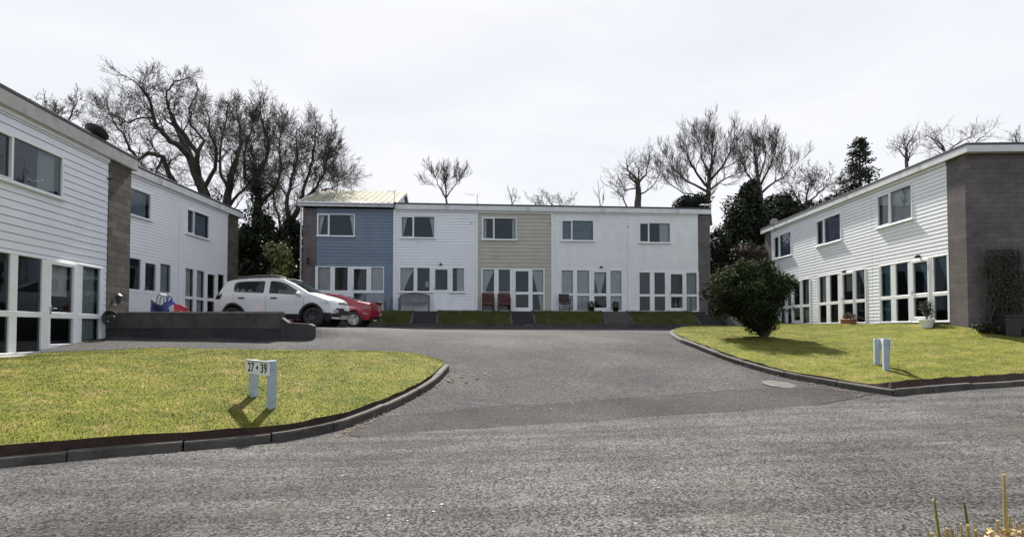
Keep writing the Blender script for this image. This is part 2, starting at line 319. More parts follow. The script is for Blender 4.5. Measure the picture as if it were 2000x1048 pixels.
# ------------------------------------------------------------------ ground
KN = [(-1e3,0),(0,0),(1.57,.12),(2.73,.28),(3.74,.41),(5.5,.63),(7.1,.775),(9,.86),(11.5,.935),(16.8,1.04),(30,1.08),(1e4,1.08)]
KX = np.array([k[0] for k in KN]); KY = np.array([k[1] for k in KN])
def gprof(t): return float(np.mean(np.interp([t-.7,t-.35,t,t+.35,t+.7], KX, KY)))
def yw(x): return 14.0 + (x + 10.8) / 5.15 * .55
def hroad(x, y):
    e0 = -1.6 + .03 * min(20, max(0, x + 3))
    t = (y - 8.09 - .278*x) * .963
    g = gprof(t); e = e0 + (0 - e0) * g
    if y > 12 and x < -3:
        a = sstep(-3.4, -6.0, x) if False else 1 - sstep(-6.0, -3.2, x)
        wd = lerp(3.2, .22, a)
        b = sstep(yw(x) - wd*.25, yw(x) + wd*.75, y)
        p = .02 + .22 * (1 - sstep(-10.9, -9.6, x))
        e = lerp(e, max(e, p), a * b)
    return e + 1.6
def hit(px, py, H=hroad):
    d = ray(px, py); t = 2.0; st = .05
    while t < 60:
        p = Vector((0,0,EYE)) + d * t
        if p.z <= H(p.x, p.y): break
        t += st
    lo, hi = t - st, t
    for _ in range(12):
        mid = (lo+hi)/2; p = Vector((0,0,EYE)) + d*mid
        if p.z <= H(p.x, p.y): hi = mid
        else: lo = mid
    return Vector((0,0,EYE)) + d*hi

def catmull(P, step=.25):
    P = [Vector((p[0], p[1])) for p in P]; outp = []
    for i in range(len(P)-1):
        p0 = P[i-1] if i else P[0]*2-P[1]; p1 = P[i]; p2 = P[i+1]; p3 = P[i+2] if i+2 < len(P) else P[-1]*2-P[-2]
        n = max(1, int((p2-p1).length/step))
        for k in range(n):
            t = k/n
            outp.append(.5*((2*p1)+(p2-p0)*t+(2*p0-5*p1+4*p2-p3)*t*t+(3*p1-p0-3*p2+p3)*t**3))
    outp.append(P[-1]); return outp
def pip(x, y, poly):
    c = False; j = len(poly)-1
    for i in range(len(poly)):
        xi, yi = poly[i][0], poly[i][1]; xj, yj = poly[j][0], poly[j][1]
        if (yi > y) != (yj > y) and x < (xj-xi)*(y-yi)/(yj-yi)+xi: c = not c
        j = i
    return c
def cdt(outline, holes=(), grid=.25, jitter=.2, margin=.35):
    """outline list of 2D points; returns (pts2d, tris)"""
    V = [Vector((p[0], p[1])) for p in outline]; n = len(V); E = [(i, (i+1) % n) for i in range(n)]
    for h in holes:
        b = len(V); V += [Vector((p[0], p[1])) for p in h]; E += [(b+i, b+(i+1) % len(h)) for i in range(len(h))]
    xs = [v.x for v in V]; ys = [v.y for v in V]; rr = random.Random(3)
    allp = np.array([(v.x, v.y) for v in V])
    x = min(xs) + grid/2
    while x < max(xs):
        y = min(ys) + grid/2
        while y < max(ys):
            qx, qy = x + rr.uniform(-jitter, jitter)*grid, y + rr.uniform(-jitter, jitter)*grid
            if pip(qx, qy, outline) and not any(pip(qx, qy, h) for h in holes):
                if np.min((allp[:,0]-qx)**2+(allp[:,1]-qy)**2) > (grid*margin)**2: V.append(Vector((qx, qy)))
            y += grid
        x += grid
    r = delaunay_2d_cdt(V, E, [], 0, 1e-5)
    vs2, fs = r[0], r[2]; T = []
    for f in fs:
        cx = sum(vs2[i].x for i in f)/len(f); cy = sum(vs2[i].y for i in f)/len(f)
        if pip(cx, cy, outline) and not any(pip(cx, cy, h) for h in holes): T.append(tuple(f))
    return [(v.x, v.y) for v in vs2], T

# base ground: one sheet to the horizon
def hground(x, y):
    r = y - (27.2 + .073*x)
    base = hroad(min(30, max(-30, x)), min(y, 40)) - .16
    hill = 2.35 + max(0, r - 3) * .26
    z = lerp(base, max(base, min(hill, 9)), sstep(0, 5, r))
    ax = abs(x)
    if ax > 21: z += min(5, (ax - 21) * .16) * sstep(5, 25, y)
    return z
def grid_axis(lo, hi, fine_lo, fine_hi, f):
    a = list(np.arange(fine_lo, fine_hi + 1e-6, f)); s = f; v = fine_hi
    while v < hi: s *= 1.35; v += s; a.append(v)
    s = f; v = fine_lo
    while v > lo: s *= 1.35; v -= s; a.insert(0, v)
    return a
XS = grid_axis(-900, 900, -26, 28, 1.0); YS = grid_axis(-900, 1200, -4, 46, 1.0)
mb = MB(); mb.v = [(x, y, hground(x, y) + (.05*smooth_noise(x*2, y*2) if y > 30 else 0)) for y in YS for x in XS]
nx = len(XS)
mb.f = [(j*nx+i, j*nx+i+1, (j+1)*nx+i+1, (j+1)*nx+i) for j in range(len(YS)-1) for i in range(nx-1)]
g = mb.build('ground', M['earth'], smooth=True); tag(g, kind='structure')

# cul-de-sac tarmac
RX = np.arange(-14.6, 16.01, .3); RY = np.arange(6.6, 26.61, .25)
mb = MB(); mb.v = [(x, y, hroad(x, y)) for y in RY for x in RX]; nx = len(RX)
for j in range(len(RY)-1):
    for i in range(nx-1):
        x, y = RX[i]+.15, RY[j]+.12
        if y > 26.0 + .073*x: continue
        mb.f.append((j*nx+i, j*nx+i+1, (j+1)*nx+i+1, (j+1)*nx+i))
tag(mb.build('road', M['court'], smooth=True), kind='structure')
# main road on top (its edge is the old joint across the mouth)
JT = [hit(px, py) for px, py in ((590,864),(700,854),(850,842),(1000,833),(1150,824),(1300,813),(1450,803),(1600,791),(1740,777))]
jt = catmull([(-60,-22),(-30,-6.5),(-12,3.2)] + [(JT[0].x-1.6, JT[0].y-.62)] + [(p.x, p.y) for p in JT] + [(12,11.3),(18,12.9),(45,19.5)], .35)
jt = [(p.x + .015*math.sin(i*2.1), p.y + .02*math.sin(i*1.3)+.015*math.sin(i*3.7)) for i, p in enumerate(jt)]
poly = jt + [(45,-9),(20,-8),(0,-8),(-20,-14),(-60,-40)]
P2, T = cdt(poly, grid=1.0)
mb = MB(); mb.v = [(x, y, hroad(x, min(y, 8.0+.27*x) if y > 8.0+.27*x else y) + .012) for x, y in P2]
mb.v = [(x, y, max(z, hroad(x, y)+.012)) for x, y, z in mb.v]; mb.f = T
tag(mb.build('main_road', M['mainroad'], smooth=True), kind='structure')

# dark reinstatement strip across the mouth, just above the joint
UP = [hit(px, py) for px, py in ((668,846),(740,815),(830,806),(960,793),(1060,788),(1160,782),(1300,771),(1460,759),(1580,757),(1710,769))]
pe = [Vector((p.x, p.y)) for p in UP]; lo_ = [Vector((p.x, p.y+.02)) for p in JT[1:-1]]
poly = [(p.x+.01*math.sin(i*3), p.y) for i, p in enumerate(catmull(lo_, .3))] + [(p.x, p.y+.012*math.sin(i*2.3)) for i, p in enumerate(catmull(pe, .3)[::-1])]
P2, T = cdt(poly, grid=.3)
mb = MB(); mb.v = [(x, y, hroad(x, y)+.006) for x, y in P2]; mb.f = T
tag(mb.build('road_patch', M['patch'], smooth=True), kind='structure')

# kerbs
def offset(path, d):
    o = []
    for i, p in enumerate(path):
        a = path[max(i-1,0)]; b = path[min(i+1,len(path)-1)]; t = Vector((b[0]-a[0], b[1]-a[1])).normalized()
        o.append(Vector((p[0]-t.y*d, p[1]+t.x*d)))
    return o
def kerb(path, name, h=.115, wd=.125, stone=.9):
    """path: 2D polyline at the road-side foot, lawn on the left of the direction of travel"""
    inner = offset(path, wd); mb = MB(); s = 0; rr = random.Random(5); n = len(path)
    i = 0
    while i < n-1:
        j = i; L_ = 0; target = stone*rr.uniform(.95,1.05)
        while j < n-1 and L_ < target: L_ += (Vector(path[j+1])-Vector(path[j])).length; j += 1
        dz = rr.uniform(-.008,.008); dx = rr.uniform(-.006,.006)
        for k in range(i, j):
            def P(q, dd, zz, f):
                a = path[q]; b = inner[q]; t = 0
                v = Vector(a).lerp(b, dd/wd)
                if q == i and f: v = v.lerp(Vector(path[q+1]).lerp(inner[q+1], dd/wd), .05)
                if q == j and f: v = v.lerp(Vector(path[q-1]).lerp(inner[q-1], dd/wd), .05)
                return (v.x+dx, v.y+dx, hroad(a[0], a[1])+zz+dz)
            prof = [(0,-.15),(.004,h-.02),(.02,h),(wd,h),(wd,-.15)]
            A = [P(k, a, b, True) for a, b in prof]; B = [P(k+1, a, b, True) for a, b in prof]
            mb.add(A+B, [(q+1, q, q+5, q+6) for q in range(4)])
            if k == i: mb.add(A, [(0,1,2,3,4)])
            if k == j-1: mb.add(B, [(4,3,2,1,0)])
        i = j
    tag(mb.build(name, M['kerb']), kind='structure'); return inner

def G2(px, py): p = hit(px, py); return (p.x, p.y)
# left lawn: kerb from the left along the main road, round the corner to the tip
KL = [(-14,1.6),(-9.5,4.1)] + [G2(*p) for p in ((0,914),(130,901),(270,888),(400,877),(530,864),(600,852),(680,833),(770,796),(820,770),(855,747),(878,722))]
kl = catmull(KL, .2)
kin = kerb(kl, 'kerb')
tip = kl[-1]
KB = [(tip.x-.02, tip.y+.35)] + [G2(*p) for p in ((845,699),(800,690),(720,686),(600,685),(480,684),(390,683))]
def lawn_from(kpath, hs_fn, back, name, zback, grid=.28, mound=.0, kerb_main_first=True):
    """kpath kerb foot; the lawn edge sits behind the kerb over a strip of soil"""
    e1 = offset(kpath, .12); o23 = offset(kpath, .23); o14 = offset(kpath, .135); e2 = []
    for i in range(len(kpath)): f_ = sstep(.42, .62, i/len(kpath)); f_ = f_ if kerb_main_first else 1-f_; e2.append(o23[i].lerp(o14[i], f_))
    edge = []; ez = []; rr = random.Random(9)
    for i, p in enumerate(e2):
        h = hroad(kpath[i][0], kpath[i][1]); j = rr.uniform(-.02,.02)
        edge.append((p.x+j, p.y+j)); ez.append(h + hs_fn(i/len(e2)) + rr.uniform(-.012,.012))
    nk = len(edge)
    for p in back: edge.append((p[0], p[1])); ez.append(zback(p[0], p[1]) if len(p) < 3 else p[2])
    P2, T = cdt(edge, grid=grid)
    n = len(edge); Z = np.zeros(len(P2)); Z[:n] = ez; Z[n:] = np.mean(ez)
    nb = [set() for _ in P2]
    for t in T:
        for a in range(3): nb[t[a]].update((t[a-1], t[(a+1)%3]))
    nbl = [list(s) for s in nb]
    inter = [i for i in range(n, len(P2)) if nbl[i]]
    I = np.repeat(inter, [len(nbl[i]) for i in inter]); J = np.concatenate([nbl[i] for i in inter]); cnt = np.bincount(I, minlength=len(P2)).astype(float); cnt[cnt==0] = 1
    for _ in range(500):
        S = np.bincount(I, weights=Z[J], minlength=len(P2))/cnt
        Z[inter] = S[inter]
    be = np.array(edge)
    for i in inter:
        dd = math.sqrt(np.min((be[:,0]-P2[i][0])**2+(be[:,1]-P2[i][1])**2))
        Z[i] += mound*(1-math.exp(-dd/1.2)) + .012*smooth_noise(P2[i][0]*2.3, P2[i][1]*2.9)*min(1, dd*2)
    mb = MB(); mb.v = [(P2[i][0], P2[i][1], Z[i]) for i in range(len(P2))]; mb.f = list(T); mb.m = [0]*len(T)
    for i in range(nk-1):
        a, b = e1[i], e1[i+1]; ha = hroad(*kpath[i][:2])+.095; hb = hroad(*kpath[i+1][:2])+.095
        A = (edge[i][0], edge[i][1], ez[i]); B = (edge[i+1][0], edge[i+1][1], ez[i+1])
        mb.quad((a.x,a.y,ha), (b.x,b.y,hb), B, A, 1)
    for i in range(nk, n-1):
        A = (*edge[i], ez[i]); B = (*edge[i+1], ez[i+1])
        mb.quad((A[0],A[1],A[2]-.3), (B[0],B[1],B[2]-.3), B, A, 1)
    o = mb.build(name, [M['grass'], M['soil']], smooth=False); tag(o, kind='structure')
    for i, p in enumerate(o.data.polygons):
        if p.material_index == 0: p.use_smooth = True
    tris = [t for t in T]; bv = BVHTree.FromPolygons(mb.v, [list(t) for t in T])
    return o, bv, [mb.v[i] for i in range(len(P2))], tris
backL = [tuple(p) for p in catmull(KB, .3)]
b1 = [(-9.6,13.9,1.04),(-10.35,13.75,1.04),(-10.2,12.0,1.03),(-10.05,10.5,1.02),(-9.85,9.0,1.0),(-9.9,7.0,.9),(-12,6,.9),(-15,4.0,.6)]
hsL = lambda t: .25 if t < .55 else lerp(.25, .15, (t-.55)/.45)
lawnL, bvL, vL, tL = lawn_from(kl, hsL, backL[1:] + b1, 'lawn', lambda x, y: hroad(x, y)+.03, mound=.15)
# right lawn
KRf = [(17.5,13.0),(12.6,11.55)] + [G2(*p) for p in ((2000,754),(1870,762),(1745,773))]
KRs = [G2(*p) for p in ((1700,766),(1610,751),(1530,736),(1450,714),(1400,697),(1355,679),(1325,667),(1308,656),(1312,650),(1330,645))]
kr = catmull(KRf, .2)[:-1] + catmull([KRf[-1]] + KRs, .2)
# travel direction has the lawn on the right: reverse so the lawn is on the left
kr = kr[::-1]
kerb(kr, 'kerb')
p0 = kr[0]
backR = [(12.4+5.2,15.55,1.2),(15.8,15.6,1.25),(14.6,15.6,1.42),(13.6,15.6,1.6),(13.55,16.6,1.72),(13.6,20,1.76),(13.7,24,1.76),(13.8,28.2,1.76),(12.0,26.6,1.75),(10.6,25.0,1.72),(9.4,23.6,1.66)]
kk = [G2(1385,636), G2(1350,640)]
backR += [(p[0], p[1], hroad(*p)+.10) for p in kk]
lawnR, bvR, vR, tR = lawn_from(kr, lambda t: .15 if t < .5 else .24, [(19,13.6,1.0)] + backR, 'lawn', None, mound=.10, kerb_main_first=False)
def drop(bv, x, y, default=0):
    h = bv.ray_cast(Vector((x, y, 20)), Vector((0,0,-1)))
    return h[0].z if h[0] else default

# blades
def blades(name, V, T, n, mat, hgt=(.008,.02), near=None, label=''):
    V = np.array(V); T = np.array(T); A, B, C = V[T[:,0]], V[T[:,1]], V[T[:,2]]
    ar = .5*np.linalg.norm(np.cross(B-A, C-A), axis=1)
    cen = (A+B+C)/3; d = np.linalg.norm(cen[:,:2], axis=1)
    wgt = ar/np.maximum(d, 5)**1.3; 
    wgt[np.abs(cen[:,0])/np.maximum(cen[:,1], .1) > 1.1] = 0
    wgt /= wgt.sum()
    rg = np.random.default_rng(4); k = rg.choice(len(T), n, p=wgt); r1 = np.sqrt(rg.random(n)); r2 = rg.random(n)
    P = (1-r1)[:,None]*A[k] + (r1*(1-r2))[:,None]*B[k] + (r1*r2)[:,None]*C[k]
    an = rg.random(n)*2*np.pi; h = rg.uniform(hgt[0], hgt[1], n); wd = rg.uniform(.003, .006, n)
    ln = rg.uniform(-1.3, 1.3, (n,2))*h[:,None]
    D = np.stack([np.cos(an), np.sin(an), 0*an], 1)*wd[:,None]
    tipp = P + np.stack([ln[:,0], ln[:,1], h], 1)
    allv = np.empty((n*3,3)); allv[0::3] = P-D-[0,0,.005]; allv[1::3] = P+D-[0,0,.005]; allv[2::3] = tipp
    me = bpy.data.meshes.new(name); me.vertices.add(n*3); me.vertices.foreach_set('co', allv.ravel())
    me.loops.add(n*3); me.loops.foreach_set('vertex_index', np.arange(n*3)); me.polygons.add(n)
    me.polygons.foreach_set('loop_start', np.arange(n)*3); me.polygons.foreach_set('loop_total', np.full(n,3)); me.update(calc_edges=True)
    me.materials.append(mat); o = bpy.data.objects.new(name, me); COL.objects.link(o)
    return o
tag(blades('grass', vL, tL, 120000, M['grass']), 'short mown yellow green grass of the left lawn', 'grass', kind='stuff')
tag(blades('grass', vR, tR, 120000, M['grass']), 'short mown yellow green grass of the right lawn', 'grass', kind='stuff')
#@@BUILDINGS
# ------------------------------------------------------------------ buildings
class Block:
    def __init__(s, A, B, zb, pxl=None, pxr=None):
        s.A = Vector(A); s.u = (Vector(B)-s.A).normalized(); s.zb = zb; s.ang = math.atan2(s.u.y, s.u.x)
        if pxl is not None:
            s.A = s.A + s.u * s.U(pxl, 600)[0]
    def U(s, px, py):
        d = ray(px, py); n = Vector((-s.u.y, s.u.x)); k = s.A.dot(n) / (d.x*n.x + d.y*n.y)
        p = Vector((0,0,EYE)) + d*k
        return (Vector((p.x, p.y))-s.A).dot(s.u), p.z - s.zb
    def pt(s, u, off=0): # off: inward
        n = Vector((-s.u.y, s.u.x)); p = s.A + s.u*u + n*off; return p

def wavy(mb, u0, u1, z0, z1, y, amp=.02, per=.11, mi=0, tie=None):
    """curtain sheet with folds; tie=(a,b): gathers to the side, width factor at the bottom"""
    n = max(6, int((u1-u0)/per*4)); rows = 8; b = len(mb.v)
    for j in range(rows+1):
        t = j/rows
        for i in range(n+1):
            q = i/n; uu = u0+(u1-u0)*q
            if tie == 'l': uu = u0 + (uu-u0)*(.25+.75*t**1.3)
            if tie == 'r': uu = u1 - (u1-uu)*(.25+.75*t**1.3)
            if tie == 'v': uu = (u0+u1)/2 + (uu-(u0+u1)/2)*(.15+.85*t)
            mb.v.append((uu, y+amp*math.sin(q*(u1-u0)/per*2*math.pi+.6*math.sin(t*3)), z0+(z1-z0)*t))
    for j in range(rows):
        for i in range(n): mb.f.append((b+j*(n+1)+i, b+j*(n+1)+i+1, b+(j+1)*(n+1)+i+1, b+(j+1)*(n+1)+i)); mb.m.append(mi)

def bar(mb, u0, z0, u1, z1, y0=-.035, y1=.07, bev=.006): mb.box(u0, y0, z0, u1, y1, z1, 0, bev)

def siding(mb, w0, w1, z0, z1, holes, h, t=.015):
    n = max(1, round((z1-z0)/h)); h = (z1-z0)/n
    gr_ = .010 if h < .14 else .014
    cuts = sorted(set([z0+i*h for i in range(n+1)] + [z0+i*h-gr_ for i in range(1, n+1)] + [z for (_, a, _, b) in holes for z in (a, b) if z0 < z < z1]))
    rows = [z0+i*h for i in range(n)]
    for a, b in zip(cuts, cuts[1:]):
        if b-a < 1e-4: continue
        mid = (a+b)/2; r = z0 + int((mid-z0)/h)*h
        ya = -t + (a-r)/h*(t-.004); yb = -t + (b-r)/h*(t-.004)
        grv = mid > r + h - gr_
        if grv: ya = yb = .012
        segs = [(w0, w1)]
        for (u0, hz0, u1, hz1) in holes:
            if hz0 < mid < hz1:
                ns = []
                for s0, s1 in segs:
                    if u0 > s0: ns.append((s0, min(s1, u0)))
                    if u1 < s1: ns.append((max(s0, u1), s1))
                segs = [q for q in ns if q[1]-q[0] > 1e-3]
        for s0, s1 in segs:
            mb.quad((s0,ya,a),(s1,ya,a),(s1,yb,b),(s0,yb,b))
            if abs(a-r) < 1e-4: mb.quad((s0,-.003,a),(s1,-.003,a),(s1,ya,a),(s0,ya,a))

def room(mb, u0, z0, u1, z1, d=2.6, mi=0):
    y0 = .06
    mb.quad((u0,d,z0),(u1,d,z0),(u1,d,z1),(u0,d,z1),mi); mb.quad((u0,y0,z0),(u0,d,z0),(u0,d,z1),(u0,y0,z1),mi)
    mb.quad((u1,d,z0),(u1,y0,z0),(u1,y0,z1),(u1,d,z1),mi); mb.quad((u0,y0,z0),(u1,y0,z0),(u1,d,z0),(u0,d,z0),mi); mb.quad((u0,d,z1),(u1,d,z1),(u1,y0,z1),(u0,y0,z1),mi)

def window(root, u0, z0, u1, z1, lights, curt=(), sill=True, sash=None):
    """lights: list of (a,b,c,d) pane rects (u,z,u,z). Frame is everything around them."""
    mb = MB(); F = .05
    bar(mb, u0, z0, u0+F, z1); bar(mb, u1-F, z0, u1, z1); bar(mb, u0+F, z1-F, u1-F, z1); bar(mb, u0+F, z0, u1-F, z0+F)
    xs = sorted(lights)
    for a, b in zip(xs, xs[1:]):
        bar(mb, a[2], z0+F, b[0], z1-F, -.03)
    for i, (a, b, c, d) in enumerate(xs):     # opening sashes stand a little proud
        g = .03
        if sash is None or i in sash:
            bar(mb, a, b, a+g, d, -.048, .05); bar(mb, c-g, b, c, d, -.048, .05); bar(mb, a+g, d-g, c-g, d, -.048, .05); bar(mb, a+g, b, c-g, b+g, -.048, .05)
    win = mb.build('window', M['upvc'], root)
    for (a, b, c, d) in xs: MB().quad((a,.012,b),(c,.012,b),(c,.012,d),(a,.012,d)).build('pane', M['glass'], win)
    if sill:
        mb = MB(); mb.box(u0-.05, -.095, z0-.035, u1+.05, -.0, z0-.001, 0, .006); mb.build('sill', M['upvc'], win)
    curtains(win, curt)
    return win
def curtains(par, curt):
    for c in curt:
        mb = MB(); wavy(mb, c[0], c[2], c[1], c[3], c[5] if len(c) > 5 and c[5] else .14, .022, .10, tie=c[6] if len(c) > 6 else None)
        mb.build('curtain', M[c[4]], par, smooth=True)

def up_window(root, B, u_off, xl, ytl, xr, ybr, xs, curt='ends', cm='curtain'):
    u0, z1 = B.U(xl, ytl); u1, z0 = B.U(xr, ybr); us, _ = B.U(xs, ytl); u0 -= u_off; u1 -= u_off; us -= u_off
    z0 += .03
    L_ = [(u0+.048, z0+.048, us-.024, z1-.048), (us+.024, z0+.048, u1-.048, z1-.048)]
    C = []
    if curt == 'ends': C = [(u0+.06, z0+.05, u0+.24, z1-.05, cm), (u1-.22, z0+.05, u1-.06, z1-.05, cm)]
    if curt == 'full': C = [(u0+.06, z0+.05, u1-.06, z1-.05, cm)]
    if curt == 'right': C = [(u1-.55, z0+.05, u1-.06, z1-.05, cm)]
    if curt == 'tied': C = [(u0+.06, z0+.05, u0+.34, z1-.05, cm, .14, 'l'), (u1-.3, z0+.05, u1-.06, z1-.05, cm, .14, 'r')]
    window(root, u0, z0, u1, z1, L_, C, True, {0})
    return (u0+.01, z0+.01, u1-.01, z1-.01)

def handle(par, u, z, s=1):
    mb = MB(); mb.box(u-.015, -.07, z-.09, u+.015, -.055, z+.09, 0, .004); mb.tube([(u,-.06,z+.03),(u,-.11,z+.03),(u+s*.11,-.11,z+.03)], .009, 6)
    mb.build('handle', M['steel'], par)

def ground_unit(root, B, uo, xl, xr, ytl, zt, panes, door, lower='pane', z0=0.0, cur=(), lowz=.09, head=None, dlower=None):
    """panes: [(x0,x1)] four lights in px; door index; zt transom centre height; lower pane/panel/siding"""
    u0, h1 = B.U(xl, ytl); u1, _ = B.U(xr, ytl); u0 -= uo; u1 -= uo; z1 = head or h1
    P = [(B.U(a, 560)[0]-uo, B.U(b, 560)[0]-uo) for a, b in panes]
    Z0 = z0 if lower != 'siding' else zt-.05
    holes = []
    mbw = MB(); Lp = []
    da, db = P[door]; d0, d1 = da-.11, db+.11
    if door > 0: d0 = max(d0, (P[door-1][1]+da)/2+.005)
    else: d0 = max(d0, u0)
    if door < len(P)-1: d1 = min(d1, (P[door+1][0]+db)/2-.005)
    else: d1 = min(d1, u1)
    # fixed framing either side of the door
    for s, (a, b, idx) in enumerate(((u0, d0, list(range(0, door))), (d1, u1, list(range(door+1, len(P)))))):
        if not idx: continue
        bar(mbw, a, Z0, a+.045, z1); bar(mbw, b-.045, Z0, b, z1); bar(mbw, a+.045, z1-.05, b-.045, z1); bar(mbw, a+.045, Z0, b-.045, Z0+.06)
        if lower != 'siding': bar(mbw, a+.045, zt-.06, b-.045, zt+.06, -.03)
        prev = a+.045
        for i in idx:
            if P[i][0]-prev > .01: bar(mbw, prev, Z0+.06, P[i][0], z1-.05, -.028, .06)
            prev = P[i][1]
        if b-.045-prev > .01: bar(mbw, prev, Z0+.06, b-.045, z1-.05, -.028, .06)
        for i in idx:
            Lp.append((P[i][0], zt+.06, P[i][1], z1-.05))
            if lower == 'pane': Lp.append((P[i][0], Z0+.06, P[i][1], zt-.06))
            if lower == 'panel': mbw.box(P[i][0], -.02, Z0+.06, P[i][1], .02, zt-.06)
        holes.append((a+.01, Z0+.01, b-.01, z1-.01))
        if lower == 'siding': mbw.box(a-.03, -.09, Z0-.035, b+.03, 0, Z0-.001, 0, .006)
    win = mbw.build('window', M['upvc'], root)
    for (a, b, c, d) in Lp: MB().quad((a,.012,b),(c,.012,b),(c,.012,d),(a,.012,d)).build('pane', M['glass'], win)
    # door
    mb = MB(); g = .04
    bar(mb, d0, z0, d0+g, z1); bar(mb, d1-g, z0, d1, z1); bar(mb, d0+g, z1-g, d1-g, z1); bar(mb, d0+g, z0, d1-g, z0+.04, -.06)
    bar(mb, d0+g, z0+.04, da, z1-g, -.045, .05); bar(mb, db, z0+.04, d1-g, z1-g, -.045, .05)
    bar(mb, da, z1-g-.09, db, z1-g, -.045, .05); bar(mb, da, zt-.07, db, zt+.07, -.045, .05); bar(mb, da, z0+.04, db, z0+.20, -.045, .05)
    dl = dlower or ('pane' if lower == 'pane' else 'panel')
    dp = [(da, zt+.07, db, z1-g-.09)]
    if dl == 'pane': dp.append((da, z0+.20, db, zt-.07))
    else: mb.box(da, -.03, z0+.20, db, .02, zt-.07)
    door_o = mb.build('door', M['upvc'], root)
    for (a, b, c, d) in dp: MB().quad((a,.010,b),(c,.010,b),(c,.010,d),(a,.010,d)).build('pane', M['glass'], door_o)
    handle(door_o, d0+g+.04, zt+.12)
    holes.append((d0+.01, z0, d1-.01, z1-.01))
    for c in cur:   # (pane index, side, material, which, tie)
        i, mat_, which, tie = c
        a, b = P[i]
        zz0, zz1 = (zt-.04, z1-.03) if which == 'u' else (z0+.05, z1-.03)
        if which == 'b': zz0, zz1 = zt+.45, z1-.03    # part-drawn blind
        if which == 'l': zz0, zz1 = z0+.05, zt+.05
        k = .5 if tie in ('hl', 'hr') else 1
        if tie == 'hl': b = a+(b-a)*.55; tie = None
        if tie == 'hr': a = b-(b-a)*.55; tie = None
        par = door_o if i == door else win
        mb = MB(); wavy(mb, a-.04, b+.04, zz0, zz1, .14, .02, .1, tie=tie); mb.build('curtain', M[mat_], par, smooth=True)
    return holes

def house(B, u0, u1, label, group, mat, board, H, ground=None, upper=None, lpier=0, rpier=0, pier='gable', depth=7.0,
          fasc='fascia', roof='flat', ovl=0, ovr=0, trim_l=False, fh=.25, top=None):
    p = B.pt(u0); root = empty('terraced_house', (p.x, p.y, B.zb), B.ang)
    tag(root, label, 'house', group)
    w_ = u1-u0; holes = []
    if upper: holes.append(up_window(root, B, u0, *upper))
    if ground: holes += ground_unit(root, B, u0, **ground)
    mb = MB(); siding(mb, lpier+.004, w_-rpier-.004, .0, H-fh+.03, holes, board); mb.build('siding', M[mat], root)
    mb = MB()
    for (a, b, c, d) in holes: room(mb, a, b, c, d)
    mb.quad((.01,depth,-.3),(w_-.01,depth,-.3),(w_-.01,depth,H-.05),(.01,depth,H-.05), 1)
    mb.quad((.01,.06,-.3),(.01,depth,-.3),(.01,depth,H-.05),(.01,.06,H-.05), 1); mb.quad((w_-.01,depth,-.3),(w_-.01,.06,-.3),(w_-.01,.06,H-.05),(w_-.01,depth,H-.05), 1)
    mb.box(lpier+.004, -.012, -.35, w_-rpier-.004, .05, -.002, 1)
    mb.build('wall', [M['room'], M['gable']], root)
    for a, b in ((0, lpier), (w_-rpier, w_)):
        if b-a > .05:
            mb = MB(); mb.box(a+.002, -.03, -.6, b-.002, depth+.02, H-fh+.01, 0, .01); mb.build('end_wall', M[pier], root)
    if roof == 'flat':
        mb = MB(); mb.box(-ovl+.003, -.13, H-fh+.02, w_+ovr-.003, depth+.25, H-.004); mb.build('soffit', M['fascia'], root)
        mb = MB(); mb.box(-ovl+.003, -.165, H, w_+ovr-.003, depth+.3, H+.085, 0, .01); mb.build('roof', M['roof'], root)
        mb = MB(); mb.box(-ovl+.002, -.155, H-fh, w_+ovr-.002, -.132, H-.002, 0, .004)
        if ovl: mb.box(-ovl-.022, -.155, H-fh, -ovl+.001, depth+.25, H-.002, 0, .004)
        if ovr: mb.box(w_+ovr-.001, -.155, H-fh, w_+ovr+.022, depth+.25, H-.002, 0, .004)
        mb.build('fascia', M[fasc], root)
        mb = MB(); mb.box(lpier+.004, -.05, H-fh-.09, w_-rpier-.004, -.0225, H-fh+.019, 0, .004); mb.build('trim', M['upvc'], root)
    if trim_l:
        mb = MB(); mb.box(-.05, -.06, 0, .05, -.001, H-fh-.001, 0, .006); mb.build('trim', M['upvc'], root)
    return root

# back terrace
BB = Block((-5.97,26.75), (10.45,27.95), 2.45, pxl=590)
HB = 5.42
ub = [BB.U(x, 600)[0] for x in (590, 769.5, 931, 1078.5, 1226, 1388)]
lp = BB.U(617, 600)[0]; rp = ub[5]-BB.U(1364.5, 600)[0]
GRP_B = 'row of five terraced houses at the back'
hA = house(BB, ub[0], ub[1], 'blue clad terraced house with cream corrugated metal roof, left end of the back row', GRP_B, 'sid_blue', .165, HB,
    dict(xl=616, xr=750.4, ytl=519.5, zt=.98, panes=[(621,645),(654,679),(691,716),(725,748)], door=2, lower='panel', dlower='pane',
         cur=[(0,'curtain','u',None),(3,'curtain','u',None),(1,'curtain_dark','u',None)]),
    (619.5,417,693,463,643,'tied','curtain'), lpier=lp, roof='none')
hB = house(BB, ub[1], ub[2], 'white clad terraced house between the blue and the beige one, paper notice in window', GRP_B, 'sid_white', .15, HB,
    dict(xl=779, xr=908, ytl=520.7, zt=1.02, panes=[(782,808),(815,839),(850,874),(884,906.5)], door=2, lower='siding',
         cur=[(0,'curtain','u','l'),(3,'curtain','u','hr')]),
    (782,421,850,466.6,808,'tied','curtain'), trim_l=True)
hC = house(BB, ub[2], ub[3], 'beige clad terraced house in the middle of the back row', GRP_B, 'sid_beige', .19, HB,
    dict(xl=940, xr=1063.5, ytl=524, zt=.94, panes=[(943,965),(974,996),(1007,1032),(1040,1061)], door=2, lower='pane',
         cur=[(0,'curtain','u','l'),(3,'curtain','f','r'),(1,'curtain_dark','u',None)]),
    (941,424,1009,470,965,'ends','curtain'), trim_l=True)
